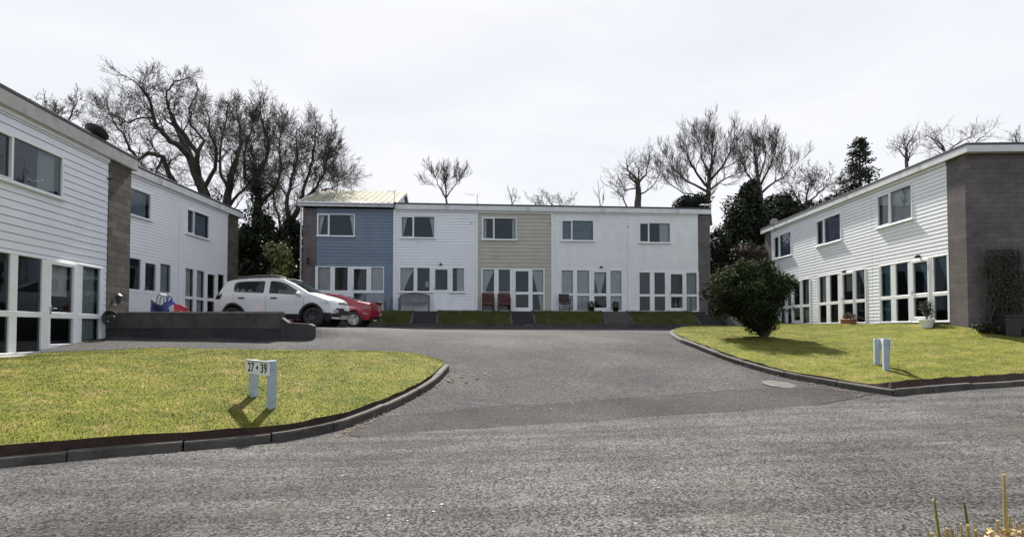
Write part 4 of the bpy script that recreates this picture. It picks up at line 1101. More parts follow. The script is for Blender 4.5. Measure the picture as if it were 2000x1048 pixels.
aerial(1080, 27.3, 381, 'thin television aerial at the right edge of the beige house', -1, 1.0)
aerial(1386, 28.3, 398, 'short television aerial on the right end of the back row', -1, .5)
# dishes
p = at(188, 258, 13.35); r = empty('satellite_dish', (p.x, p.y, BL1.zb+H1+.03), R(18)); tag(r, 'large dark round dish tilted up behind the nearest left roof edge', 'satellite dish')
h_ = p.z-(BL1.zb+H1+.03)
mb = MB(); mb.tube([(0,0,0),(0,0,h_-.02)], .03, 8); mb.build('mast', M['black'], r)
mb = MB(); mb.lathe([(.001,-.12),(.15,-.11),(.28,-.06),(.40,.03),(.41,.045),(.39,.045),(.27,-.04),(.001,-.10)], n=28); d_ = mb.build('dish', M['black'], r, smooth=True); d_.location = (0,0,h_-.02); d_.rotation_euler = (R(-30), R(16), 0); d_.scale = (.66,.66,.8)
mb = MB(); mb.tube([(0,0,h_),(.1,.15,h_+.2)], .012, 6); mb.build('arm', M['black'], r)
p = at(1512, 431, 28.0); r = empty('satellite_dish', (p.x, p.y, BR.zb+HR_), R(-40)); tag(r, 'small grey dish on the far end of the right roof', 'satellite dish')
mb = MB(); mb.tube([(0,0,-.2),(0,0,.2)], .02, 6); mb.build('mast', M['steel'], r)
mb = MB(); mb.lathe([(.001,-.06),(.12,-.04),(.2,.0),(.2,.015),(.12,-.02),(.001,-.04)], n=20); d_ = mb.build('dish', pm('grey dish',(.3,.3,.3),None,3,.6), r, smooth=True); d_.location = (0,-.05,.2); d_.rotation_euler = (R(75),0,0)

# notice in the window and white tray on a sill
p = BB.pt(BB.U(834,555)[0], .03); mb = MB(); mb.box(-.085,0,-.14,.085,.004,.14)
r = mb.build('paper_notice', pm('paper',(.62,.70,.78),(.5,.6,.72),6,.6), loc=(p.x,p.y,BB.zb+BB.U(834,555)[1]), rz=BB.ang); tag(r, 'small white and blue paper notice in the ground floor window of the white house', 'notice')
# bags on the wall
def bag(px, y, zt, w_, h, mats, seed, lab, cat='bag', loops=True):
    p = at(px, 606, y); z0 = hroad(p.x, p.y)+.005; h = zt-z0; root = empty('shopping_bag', (p.x, p.y, z0), .1*seed); tag(root, lab, cat)
    rg = random.Random(seed); mb = MB(); n, m = 22, 9; top = []
    for j in range(m+1):
        t = j/m
        for i in range(n):
            a = 2*math.pi*i/n; sq = 1/max(abs(math.cos(a)), abs(math.sin(a)))**.75
            fl = 1 + .13*math.sin(a*3+seed+t*4)*t + .06*rg.uniform(-1,1)
            mb.v.append((math.cos(a)*sq*w_/2*(.9+.16*t)*fl, math.sin(a)*sq*w_*.3*(.9+.12*t)*fl, h*t*(1+(.16*math.sin(a*2+seed)+.05*rg.uniform(-1,1))*t)))
    for j in range(m):
        for i in range(n): mb.f.append((j*n+i, j*n+(i+1)%n, (j+1)*n+(i+1)%n, (j+1)*n+i)); mb.m.append(1 if (len(mats)>1 and (i//3+j//3)%3==0) else 0)
    mb.build('bag_body', mats, root, smooth=False)
    if loops:
        for s in (-1, 1):
            mb = MB(); mb.tube([(-w_*.2, s*w_*.24, h*.9)]+[(w_*.2*math.sin(k), s*w_*.2, h*(1.0+.45*math.cos(k))) for k in (-1.2,-.6,0,.6,1.2)]+[(w_*.2, s*w_*.24, h*.9)], .012, 5); mb.build('handle', mats[0], root)
    mb = MB()
    for k in range(6): 
        x, y2 = rg.uniform(-.25,.25)*w_, rg.uniform(-.12,.12)*w_; mb.lathe([(.001,0),(.06,.02),(.08,.09),(.05,.16),(.001,.18)], (x, y2, h*.6), 8, jit=.2)
    mb.build('contents', mats[-1], root)
bl = pm('blue bag',(.03,.07,.33),(.02,.04,.2),6,.4); bd = pm('navy tub',(.025,.035,.09),(.02,.025,.06),5,.45); rdm = pm('red bag',(.55,.03,.06),(.4,.02,.04),6,.4); wh = pm('bag white',(.6,.6,.65),None,8,.5)
BZ = 1.6+.12
bag(316, 15.1, 2.30, .50, .40, [bd, bl], 2, 'blue shopping bag with dark side standing behind the wall')
bag(331, 14.95, 2.24, .34, .42, [bl, bl], 4, 'plain bright blue shopping bag with upright handle, middle of the pile')
bag(349, 14.95, 2.18, .44, .30, [rdm, wh], 5, 'red and white plastic bag slumped between blue bags', loops=False)
p = at(373, 612, 15.0); root = empty('storage_tub', (p.x, p.y, hroad(p.x,p.y)+.005), .1); tag(root, 'low navy blue plastic tub right of the red bag', 'tub')
mb = MB(); mb.add([(-.15,-.1,0),(.15,-.1,0),(.15,.1,0),(-.15,.1,0),(-.21,-.13,.33),(.21,-.13,.33),(.21,.13,.33),(-.21,.13,.33)], [(3,2,1,0),(0,1,5,4),(1,2,6,5),(2,3,7,6),(3,0,4,7)]); mb.build('tub_body', bd, root)
mb = MB()
for a, b in (((-.22,-.14),(.22,-.14)),((.22,-.14),(.22,.14)),((.22,.14),(-.22,.14)),((-.22,.14),(-.22,-.14))): mb.tube([(*a,.335),(*b,.335)], .014, 5)
mb.build('rim', bd, root)
# hose reel / dark bin bag at the wall corner
p = at(222, 628, 13.75); root = empty('hose_reel', (p.x, p.y, 1.55), .2); tag(root, 'dark coiled hose hanging at the wall corner by the stone pier', 'hose')
mb = MB()
for k in range(4): mb.lathe([(.12+.022*k+.014*math.cos(a), .014*math.sin(a)-.02*k) for a in [i*math.pi/4 for i in range(9)]], (0,-.12,.3), 20, axis='y')
mb.build('coil', M['black'], root, smooth=True)
mb = MB(); mb.box(-.05,-.12,.24,.05,.06,.36,0,.01); mb.build('bracket', M['black'], root)

# trellis, climber and water butt by the gable
gy = 15.86
def gpt(px, py, off=.12): return at(px, py, gy-off)
p0_ = gpt(1934, 650); zc = 1.55
root = empty('trellis', (p0_.x, gy-.1, 1.45), 0); tag(root, 'dark wooden trellis frame against the brown gable wall', 'trellis')
x0, x1 = 0, gpt(1991,500).x-p0_.x; zt_ = gpt(1940,487).z-1.45; zm = gpt(1940,612).z-1.45
mb = MB(); mb.box(x0-.014,-.014,0,x0+.014,.014,zt_,0,.004); mb.box(x1-.014,-.014,0,x1+.014,.014,zt_,0,.004); mb.box(x0+.015,-.014,zt_-.03,x1-.015,.014,zt_,0,.004); mb.box(x0+.015,-.014,zm,x1-.015,.014,zm+.03,0,.004)
mb.build('frame', M['wood_dark'], root)
mb = MB()
for i in range(1,6): x = lerp(x0,x1,i/6); mb.box(x-.012,-.02,zm+.071,x+.012,-.005,zt_-.061)
for i in range(1,9): z = lerp(zm,zt_,i/9); mb.box(x0+.031,-.004,z-.012,x1-.031,.012,z+.012)
mb.build('lattice', M['wood_dark'], root)
root = empty('climbing_plant', ((p0_.x+gpt(1991,500).x)/2, gy-.22, 1.45)); tag(root, 'bare dark climbing plant with upright shoots on the trellis', 'climber')
mb = MB(); rg = random.Random(11)
for k in range(60):
    x = rg.uniform(-.62,.62); pts = [(x,0,.1)]; z = .1; h = rg.uniform(1.6, 2.65)
    while z < h: z += .22; x = max(-.85,min(.8,x+rg.uniform(-.12,.12))); pts.append((x, rg.uniform(-.05,.08), z))
    mb.tube(pts, [.014*(1-.7*i/len(pts)) for i in range(len(pts))], 4)
mb.build('stem', M['bark'], root)
mb = MB()
leafcloud(mb, 1500, (0,0,1.15), (.56,.13,1.05), .07, rg, (0,1)); leafcloud(mb, 420, (.05,0,2.25), (.72,.12,.32), .055, rg, (0,1)); leafcloud(mb, 200, (-.55,0,1.9), (.3,.1,.35), .05, rg, (0,1))
mb.build('foliage', [pm('climber leaf',(.04,.036,.028),(.06,.05,.035),4,.8), M['ivy2']], root)
p = gpt(1967, 650, .42); root = empty('storage_bin', (p.x, gy-.42, drop(bvR, p.x, gy-.42, 1.35)-.02)); tag(root, 'low black lidded bin under the trellis against the gable wall', 'bin')
mb = MB(); mb.add([(-.22,-.2,0),(.22,-.2,0),(.22,.2,0),(-.22,.2,0),(-.25,-.23,.55),(.25,-.23,.55),(.25,.23,.55),(-.25,.23,.55)], [(3,2,1,0),(0,1,5,4),(1,2,6,5),(2,3,7,6),(3,0,4,7)]); mb.build('bin_body', M['black'], root)
mb = MB(); mb.box(-.28,-.26,.551,.28,.26,.59,0,.015); mb.box(-.2,-.18,.591,.2,.18,.605,0,.01); mb.build('lid', M['black'], root)
# low plants at the foot of the gable
for k, (px, py, s) in enumerate(((1915,640,.28),(1940,648,.34),(1972,655,.38),(1995,660,.34))):
    x = at(px,py,gy-.45).x; z = drop(bvR, x, gy-.45, 1.35)
    r = empty('low_plant', (x, gy-.42, z)); tag(r, ['small dark plant nearest the wall corner on the right lawn','small dark plant below the left post of the trellis','dark plant below the middle of the trellis','dark plant at the right picture edge below the trellis'][k], 'plant', 'low plants along the gable wall')
    mb = MB(); rg = random.Random(k)
    for q in range(4): leafcloud(mb, 90, (rg.uniform(-.6,.6)*s, rg.uniform(-.3,.3)*s, s*rg.uniform(.3,.8)), (s*.5,s*.4,s*.4), .06, rg, (0,1))
    mb.build('foliage', [M['ivy'], M['ivy2']], r)
    mb = MB()
    for q in range(5): mb.tube([(0,0,-.05),(rg.uniform(-.4,.4)*s, rg.uniform(-.2,.2)*s, s*.9)], .006, 4)
    mb.build('stem', M['bark'], r)
#@@CARS
# ------------------------------------------------------------------ cars
def paint(name, c, fleck=.04, rough=.28):
    m = pm(name, c, tuple(v*.93 for v in c), 3, rough, coat=.8, spec=.5); return m
def interp_prof(P, z, front=True):
    """x on the nose (or tail) contour at height z"""
    for (x0, z0), (x1, z1) in zip(P, P[1:]):
        if (z0-z)*(z1-z) <= 0 and abs(z1-z0) > 1e-6: return x0+(x1-x0)*(z-z0)/(z1-z0)
    return P[-1][0]
def make_car(spec):
    root = empty('parked_car', spec['loc'], spec['rz']); tag(root, spec['label'], 'car')
    hl, HW, belt = spec['hl'], spec['hw'], spec['belt']
    def W(x, z):
        w_ = HW
        if z > belt: w_ -= (z-belt)*spec.get('tumble', .30) + .02*min(1,(z-belt)/.05)
        if z < .62: w_ -= .05*((.62-z)/.35)**2
        w_ += .012*math.exp(-((z-.8*belt)/.12)**2)
        ax = abs(x); 
        if ax > hl*.62: w_ *= 1-.10*((ax-hl*.62)/(hl*.38))**2
        return w_
    def defm(v):
        x, y, z = v; ax = abs(x); k = min(1.3, abs(y)/HW)
        if ax > hl*.6: x -= math.copysign((ax-hl*.6)/(hl*.4)*spec.get('bulge', .20)*k**2.6, x)
        return (x, y, z)
    def fin(mb): mb.v = [defm(v) for v in mb.v]; return mb
    top = spec['top']           # rear bottom -> over -> front bottom
    wr, wx, ar, zb = spec['wr'], spec['wx'], spec['ar'], spec['zb']
    pts = list(top)
    # bottom edge from front to rear with arches
    bot = []
    for cx in (wx[1], wx[0]):
        a0 = math.asin(max(-1, min(1, (zb-wr)/ar)))
        for k in range(17):
            a = a0 + (math.pi-2*a0)*k/16
            bot.append((cx+ar*math.cos(a), wr+ar*math.sin(a)))
    def dens(P, s=.09):
        o = []
        for a, b in zip(P, P[1:]):
            n = max(1, int(math.dist(a, b)/s))
            for i in range(n): o.append((lerp(a[0],b[0],i/n), lerp(a[1],b[1],i/n)))
        o.append(P[-1]); return o
    outline = dens(pts) + dens([top[-1], bot[0]])[1:-1] + bot + dens([bot[-1], top[0]])[1:-1]
    # de-duplicate
    oo = []
    for p in outline:
        if not oo or math.dist(p, oo[-1]) > .004: oo.append(p)
    outline = oo
    holes = [dens(h+[h[0]], .08)[:-1] for h in spec['windows']]
    P2, T = cdt(outline, holes, grid=.085, jitter=0)
    mb = MB()
    for s in (-1, 1):
        b = len(mb.v); mb.v += [(x, s*W(x, z), z) for x, z in P2]
        for t in T:
            (x0,z0_),(x1,z1_),(x2,z2_) = (P2[i] for i in t); ccw = (x1-x0)*(z2_-z0_)-(x2-x0)*(z1_-z0_) > 0
            mb.f.append(tuple(b+i for i in (t if ccw == (s < 0) else t[::-1]))); mb.m.append(0)
    # over-the-top surface
    td = dens(pts, .06)
    gl = spec['glassx']
    K = [-1,-.97,-.9,-.75,-.5,-.25,0,.25,.5,.75,.9,.97,1]
    g2 = MB(); g3 = MB(); base = len(mb.v)
    def V(i, k):
        x, z = td[i]; n0 = td[max(0,i-1)]; n1 = td[min(len(td)-1,i+1)]; t = Vector((n1[0]-n0[0], n1[1]-n0[1])).normalized()
        c = spec.get('crown', .045)*(1-abs(k)**2.4); return (x - t.y*c, k*W(x, z), z + t.x*c)
    for i in range(len(td)): mb.v += [V(i, k) for k in K]
    nk = len(K)
    for i in range(len(td)-1):
        xm = (td[i][0]+td[i+1][0])/2; zm_ = (td[i][1]+td[i+1][1])/2
        for j in range(nk-1):
            isg = any(a <= xm <= b for a, b in gl) and zm_ > belt and 2 <= j <= nk-4+1
            q = (base+i*nk+j, base+i*nk+j+1, base+(i+1)*nk+j+1, base+(i+1)*nk+j)
            if isg:
                G = g2 if xm > 0 else g3; c = len(G.v); G.v += [mb.v[v] for v in q]; G.f.append((c,c+1,c+2,c+3)); G.m.append(0)
            else: mb.f.append(q); mb.m.append(0)
    body = fin(mb).build('body', spec['paint'], root, smooth=True)
    fin(g2).build('windscreen', M['carglass'], root, smooth=True); fin(g3).build('rear_window', M['carglass'], root, smooth=True)
    # side glass
    for s in (-1, 1):
        for h in holes:
            P3, T3 = cdt(h, grid=.12, jitter=0); m2 = MB(); m2.v = [(x, s*(W(x, z)-.008), z) for x, z in P3]; m2.f = T3
            fin(m2).build('side_window', M['carglass'], root, smooth=True)
            m2 = MB(); hh = h+[h[0]]
            for (xa_, za_), (xb_, zb_) in zip(hh, hh[1:]):
                ca = Vector((sum(p[0] for p in h)/len(h), sum(p[1] for p in h)/len(h)))
                def inn(x, z, f=.03): d = (ca-Vector((x,z))).normalized()*f; return x+d.x, z+d.y
                i0 = inn(xa_, za_); i1 = inn(xb_, zb_)
                m2.quad((xa_, s*(W(xa_,za_)+.003), za_), (xb_, s*(W(xb_,zb_)+.003), zb_), (i1[0], s*(W(*i1)-.002), i1[1]), (i0[0], s*(W(*i0)-.002), i0[1]))
            fin(m2).build('window_seal', M['black'], root)
    def side_patch(name, poly, mat_, off=.006, parent=root, sides=(-1, 1)):
        for s in sides:
            pd = dens(poly+[poly[0]], .06)[:-1]; P3, T3 = cdt(pd, grid=.08, jitter=0); m2 = MB(); m2.v = [(x, s*(W(x, z)+off), z) for x, z in P3]; m2.f = T3; n_ = len(pd)
            nb = len(m2.v); m2.v += [(x, s*(W(x, z)-.02), z) for x, z in pd]
            m2.f += [(i, (i+1)%n_, nb+(i+1)%n_, nb+i) for i in range(n_)]; m2.m = [0]*len(m2.f)
            fin(m2).build(name, mat_, parent, smooth=False)
    front = [p for p in top if p[0] > 0][::-1]; rear = [p for p in top if p[0] < 0]
    def end_patch(name, k0, k1, z0_, z1_, mat_, off=.008, end=1, parent=root, n=8):
        m2 = MB(); C = front if end > 0 else rear
        for j in range(4):
            z = lerp(z0_, z1_, j/3); x = interp_prof(C, z)
            for i in range(n+1):
                k = lerp(k0, k1, i/n); c = spec.get('crown', .045)*(1-abs(k)**2.4)
                m2.v.append((x+end*(off+c), k*W(x, z), z))
        for j in range(3):
            for i in range(n): m2.f.append((j*(n+1)+i, j*(n+1)+i+1, (j+1)*(n+1)+i+1, (j+1)*(n+1)+i)); m2.m.append(0)
        return fin(m2).build(name, mat_, parent, smooth=True)
    # arches, wells, wheels
    for cx in wx:
        for s in (-1, 1):
            if spec.get('cladding'):
                m2 = MB(); a0 = math.asin(max(-1,(zb-wr)/ar))
                for k in range(20):
                    a, b = a0+(math.pi-2*a0)*k/20, a0+(math.pi-2*a0)*(k+1)/20; Q = []
                    for an, rr_, o_ in ((a,ar-.015,.012),(a,ar+.055,.016),(b,ar+.055,.016),(b,ar-.015,.012)):
                        x, z = cx+rr_*math.cos(an), wr+rr_*math.sin(an); Q.append((x, s*(W(x,z)+o_), z))
                    m2.quad(*Q)
                    x, z = cx+(ar+.055)*math.cos(a), wr+(ar+.055)*math.sin(a); x2, z2 = cx+(ar+.055)*math.cos(b), wr+(ar+.055)*math.sin(b)
                    m2.quad((x,s*(W(x,z)+.016),z),(x2,s*(W(x2,z2)+.016),z2),(x2,s*(W(x2,z2)-.01),z2),(x,s*(W(x,z)-.01),z))
                fin(m2).build('arch_trim', M['black'], root)
            m2 = MB(); n_ = 16
            for k in range(n_):
                a, b = -.3+(math.pi+.6)*k/n_, -.3+(math.pi+.6)*(k+1)/n_
                m2.quad(*[(cx+(ar-.003)*math.cos(t), s*y, wr+(ar-.003)*math.sin(t)) for t, y in ((a,HW-.02),(b,HW-.02),(b,.45),(a,.45))])
            m2.add([(cx+(ar)*math.cos(t), s*.45, wr+ar*math.sin(t)) for t in [2*math.pi*k/20 for k in range(20)]], [tuple(range(20))])
            m2.build('wheel_well', M['black'], root)
            wroot = empty('wheel', (cx, s*(HW-.105), wr), 0 if s < 0 else math.pi, root)
            m2 = MB(); m2.lathe([(wr-.11,-.10),(wr-.05,-.105),(wr-.012,-.085),(wr,-.05),(wr,.05),(wr-.012,.085),(wr-.05,.105),(wr-.11,.10)], n=36, axis='y'); m2.build('tyre', M['tyre'], wroot, smooth=True)
            m2 = MB(); m2.lathe([(wr-.105,-.10),(wr-.12,-.09),(wr-.125,-.03),(wr-.125,.09)], n=36, axis='y')
            ns = spec.get('spokes', 5)
            for k in range(ns):
                a = 2*math.pi*k/ns; c_, s_ = math.cos(a), math.sin(a); r0, r1 = .03, wr-.118
                for dw in (-.028, .028):
                    Q = []
                    for r_, wdt, y in ((r0,.02,-.075),(r1,.016,-.092)):
                        for e_ in (-1, 1):
                            t = dw*(1.6 if r_ == r1 else .6)+e_*wdt; Q.append((r_*c_-t*s_, y, r_*s_+t*c_)); Q.append((r_*c_-t*s_, y+.03, r_*s_+t*c_))
                    m2.add(Q, [(0,2,6,4),(0,4,5,1),(2,3,7,6)])
            m2.lathe([(.001,-.085),(.045,-.085),(.05,-.06),(.05,.0)], n=16, axis='y'); m2.lathe([(.001,-.02),(wr-.125,-.02)], n=20, axis='y', mi=0)
            m2.build('rim', spec['rim'], wroot, smooth=False)
    # floor
    m2 = MB(); m2.box(-hl*.9, -HW*.8, zb+.0, hl*.9, HW*.8, zb+.06); m2.box(-hl*.55,-HW*.8,zb+.06,hl*.5,HW*.8,.55); m2.build('underbody', M['black'], root)
    spec['detail'](root, side_patch, end_patch, W, defm, fin)
    return root

M['carglass'] = pm('car glass', (.012,.016,.018), (.02,.025,.028), 2, .04, spec=.9)
M['tyre'] = pm('tyre', (.02,.02,.02), (.03,.03,.03), 8, .85, bump=.2)
M['chrome'] = pm('chrome', (.7,.7,.72), None, 3, .15, metal=1)
M['lens'] = pm('headlight lens', (.35,.38,.42), (.55,.58,.6), 14, .08, metal=.5, coat=1)
M['redlens'] = pm('tail lens', (.16,.01,.012), (.28,.015,.015), 6, .12, coat=1)
M['redlens_dark'] = pm('dark tail lens', (.035,.006,.010), (.06,.01,.012), 6, .12, coat=1)
M['plate_white'] = pm('plate white', (.75,.75,.75), (.5,.5,.5), 9, .4)
M['rim_dark'] = pm('dark alloy', (.06,.06,.065), (.09,.09,.095), 4, .35, metal=.7)
M['rim_silver'] = pm('silver alloy', (.5,.5,.52), None, 4, .3, metal=.8)
M['silver'] = pm('silver plastic', (.45,.46,.48), None, 4, .35, metal=.3)

def mirror(root, x, z, W, mat_, s):
    m2 = MB(); y = s*(W(x, z)+.10)
    prof = []
    for j in range(7):
        t = -1+2*j/6; r_ = math.sqrt(max(.02,1-t*t))
        for i in range(12):
            a = 2*math.pi*i/12; m2.v.append((x+.07*r_*math.cos(a)-.01*math.sin(a), y+.105*t, z+.075*r_*math.sin(a)))
    for j in range(6):
        for i in range(12): m2.f.append((j*12+i, j*12+(i+1)%12, (j+1)*12+(i+1)%12, (j+1)*12+i)); m2.m.append(0)
    mo = m2.build('mirror', mat_, root, smooth=True)
    m2 = MB(); m2.tube([(x+.02, s*(W(x,z)-.02), z-.07),(x+.01, y-s*.05, z-.05)], .022, 6); m2.build('mirror_arm', M['black'], mo)

def det_white(root, side, end, W, defm, fin):
    # black sills and bumpers
    side('sill_trim', [(-.86,.285),(.86,.285),(.86,.40),(.80,.42),(-.80,.42),(-.86,.40)], M['black'], .010)
    side('bumper_trim', [(1.72,.27),(1.975,.27),(2.02,.46),(1.80,.47),(1.70,.44)], M['black'], .010)
    side('bumper_trim', [(-1.92,.30),(-1.72,.30),(-1.72,.42),(-1.93,.44)], M['black'], .010)
    end('bumper_trim', -1, 1, .27, .45, M['black'], .012, 1); end('bumper_trim', -1, 1, .30, .48, M['black'], .012, -1)
    end('lower_grille', -.80, .80, .42, .615, M['black'], .013, 1); end('skid_plate', -.5, .5, .29, .39, M['silver'], .022, 1)
    end('grille', -.55, .55, .735, .85, M['black'], .012, 1)
    gr = end('grille_bar', -.5, .5, .782, .80, M['chrome'], .020, 1)
    end('emblem', -.09, .09, .745, .84, M['chrome'], .026, 1, n=4)
    for a, b in ((-.97,-.57),(.57,.97)): end('headlight', a, b, .73, .87, M['lens'], .010, 1)
    side('headlight', [(1.66,.80),(1.93,.735),(1.955,.80),(1.90,.865),(1.72,.905)], M['lens'], .009)
    for a, b in ((-.93,-.68),(.68,.93)): end('fog_light', a, b, .47, .56, M['silver'], .014, 1)
    side('tail_light', [(-1.99,.90),(-1.80,.90),(-1.70,1.06),(-1.76,1.09),(-1.93,1.05)], M['redlens_dark'], .009)
    for a, b in ((-.98,-.72),(.72,.98)): end('tail_light', a, b, .88, 1.06, M['redlens_dark'], .010, -1)
    end('number_plate', -.30, .30, .545, .655, M['plate_white'], .024, 1, n=4); end('number_plate', -.3, .3, .62, .73, M['plate_white'], .02, -1, n=4)
    for s in (-1, 1):
        mirror(root, .88, 1.06, W, PW, s)
        for x in (-.98+.02, .07):      # handles in dark recess
            m2 = MB(); y = W(x, .93)
            m2.box(x-.10, min(s*(y-.01), s*(y+.03)), .915, x+.10, max(s*(y-.01), s*(y+.03)), .955, 0, .012); m2.build('door_handle', M['black'], root)
        # door shut lines
        m2 = MB()
        for P in ([(-.19,.42),(-.19,.9),(-.175,1.08)], [(.98,.42),(1.02,.8),(1.04,1.0)], [(-.86,.42),(-1.05,.72),(-1.22,.82),(-1.24,1.10)], [(-.86,.425),(.98,.425)]):
            for a, b in zip(P, P[1:]):
                n = max(1, int(math.dist(a,b)/.08))
                for i in range(n):
                    p, q = (lerp(a[0],b[0],i/n), lerp(a[1],b[1],i/n)), (lerp(a[0],b[0],(i+1)/n), lerp(a[1],b[1],(i+1)/n)); d = Vector((q[1]-p[1], p[0]-q[0])).normalized()*.004
                    m2.quad(*[(x, s*(W(x,z)+.0025), z) for x, z in ((p[0]-d.x,p[1]-d.y),(p[0]+d.x,p[1]+d.y),(q[0]+d.x,q[1]+d.y),(q[0]-d.x,q[1]-d.y))])
        fin(m2).build('door_gap', M['black'], root)
        m2 = MB(); y = s*.60
        m2.tube([(-1.28,y,1.545),(-1.2,y,1.615),(-.6,y,1.665),(0,y,1.66),(.30,y,1.60),(.42,y,1.515)], [.012,.02,.024,.024,.02,.012], 8); m2.build('roof_rail', M['black'], root, smooth=True)
    m2 = MB(); m2.box(-1.72,-.5,1.44,-1.47,.5,1.475,0,.02); m2.build('rear_spoiler', PW, root)
PW = paint('white car paint', (.76,.77,.79)); PR = paint('red car paint', (.30,.006,.030), rough=.25)
topW = [(-1.93,.30),(-2.0,.42),(-2.02,.60),(-2.0,.78),(-1.96,.92),(-1.88,1.06),(-1.74,1.24),(-1.58,1.42),(-1.50,1.475),(-1.35,1.52),(-1.05,1.555),(-.6,1.585),(-.2,1.59),(.1,1.575),(.32,1.53),(.62,1.40),(.92,1.23),(1.14,1.095),(1.25,1.05),(1.45,1.01),(1.68,.95),(1.86,.885),(1.95,.80),(2.0,.70),(2.02,.55),(2.02,.42),(1.96,.28)]
winW = [[(-1.20,1.13),(-.30,1.09),(-.27,1.12),(-.27,1.47),(-.32,1.485),(-.9,1.475),(-1.16,1.45),(-1.24,1.38),(-1.25,1.22)],
        [(-.10,1.085),(.90,1.03),(.93,1.05),(.80,1.16),(.45,1.38),(.22,1.46),(0,1.485),(-.06,1.485),(-.10,1.46)]]
gx = -7.78; gy_ = 18.0
wc = make_car(dict(loc=(gx, gy_, hroad(gx, gy_)+.0), rz=R(-2), label='white five door hatchback with roof rails and black wheel arches, parked behind the low wall', hl=2.02, hw=.865, belt=1.03,
    top=topW, windows=winW, glassx=[(.34,1.13),(-1.80,-1.56)], wr=.325, wx=(-1.27,1.31), ar=.405, zb=.30, cladding=True, paint=PW, rim=M['rim_dark'], detail=det_white, tumble=.27))
wc.scale = (1.04, 1.03, 1.02)
def det_red(root, side, end, W, defm, fin):
    end('bumper_trim', -.9, .9, .28, .40, M['black'], .010, -1); end('bumper_trim', -1, 1, .24, .36, M['black'], .010, 1)
    side('tail_light', [(-2.10,.70),(-1.86,.72),(-1.80,.80),(-1.90,.86),(-2.10,.85)], M['redlens'], .008)
    side('reflector', [(-2.03,.52),(-1.78,.55),(-1.78,.575),(-2.03,.56)], M['lens'], .008)
    for a, b in ((-.96,-.4),(.4,.96)): end('tail_light', a, b, .70, .85, M['redlens'], .010, -1)
    for a, b in ((-.96,-.5),(.5,.96)): end('headlight', a, b, .58, .68, M['lens'], .010, 1)
    end('number_plate', -.28, .28, .47, .58, M['plate_white'], .02, -1, n=4)
    m2 = MB(); m2.box(-2.16,-.74,1.0,-1.92,.74,1.03,0,.012); 
    for s in (-1,1): m2.box(-2.1,s*.6-.02,.90,-1.98,s*.6+.02,1.0)
    m2.build('spoiler', PR, root)
    for s in (-1, 1):
        mirror(root, .62, .98, W, PR, s)
        m2 = MB(); y = W(-.5,.82); m2.box(-.55, min(s*(y-.01),s*(y+.025)), .80, -.37, max(s*(y-.01),s*(y+.025)), .835, 0, .01); m2.build('door_handle', PR, root)
        m2 = MB()
        for P in ([(-.62,.38),(-.66,.7),(-.60,.93)], [(.68,.38),(.74,.88)]):
            for a, b in zip(P, P[1:]):
                n = max(1, int(math.dist(a,b)/.08))
                for i in range(n):
                    p, q = (lerp(a[0],b[0],i/n), lerp(a[1],b[1],i/n)), (lerp(a[0],b[0],(i+1)/n), lerp(a[1],b[1],(i+1)/n)); d = Vector((q[1]-p[1], p[0]-q[0])).normalized()*.004
                    m2.quad(*[(x, s*(W(x,z)+.0025), z) for x, z in ((p[0]-d.x,p[1]-d.y),(p[0]+d.x,p[1]+d.y),(q[0]+d.x,q[1]+d.y),(q[0]-d.x,q[1]-d.y))])
        fin(m2).build('door_gap', M['black'], root)
        m2 = MB(); m2.tube([(-2.14, s*.5, .27),(-2.0, s*.5, .27)], .035, 10); m2.build('exhaust_pipe', M['chrome'], root)
topR = [(-2.02,.30),(-2.10,.42),(-2.14,.56),(-2.14,.72),(-2.12,.86),(-2.06,.93),(-1.85,.965),(-1.5,1.02),(-1.1,1.17),(-.7,1.29),(-.35,1.345),(.0,1.35),(.25,1.32),(.6,1.18),(1.0,.96),(1.12,.92),(1.6,.83),(1.95,.71),(2.1,.58),(2.14,.42),(2.08,.26)]
winR = [[(-1.05,.99),(.72,.94),(.74,.96),(.45,1.15),(.12,1.27),(-.2,1.29),(-.5,1.26),(-.85,1.14)]]
rx, ry = -7.60, 21.6
make_car(dict(loc=(rx, ry, hroad(rx, ry)), rz=R(183), label='crimson coupe with rear spoiler parked beyond the white car', hl=2.14, hw=.87, belt=.93,
    top=topR, windows=winR, glassx=[(.28,1.08),(-1.42,-.66)], wr=.32, wx=(-1.30,1.30), ar=.365, zb=.27, paint=PR, rim=M['rim_silver'], detail=det_red, tumble=.42, bulge=.24))

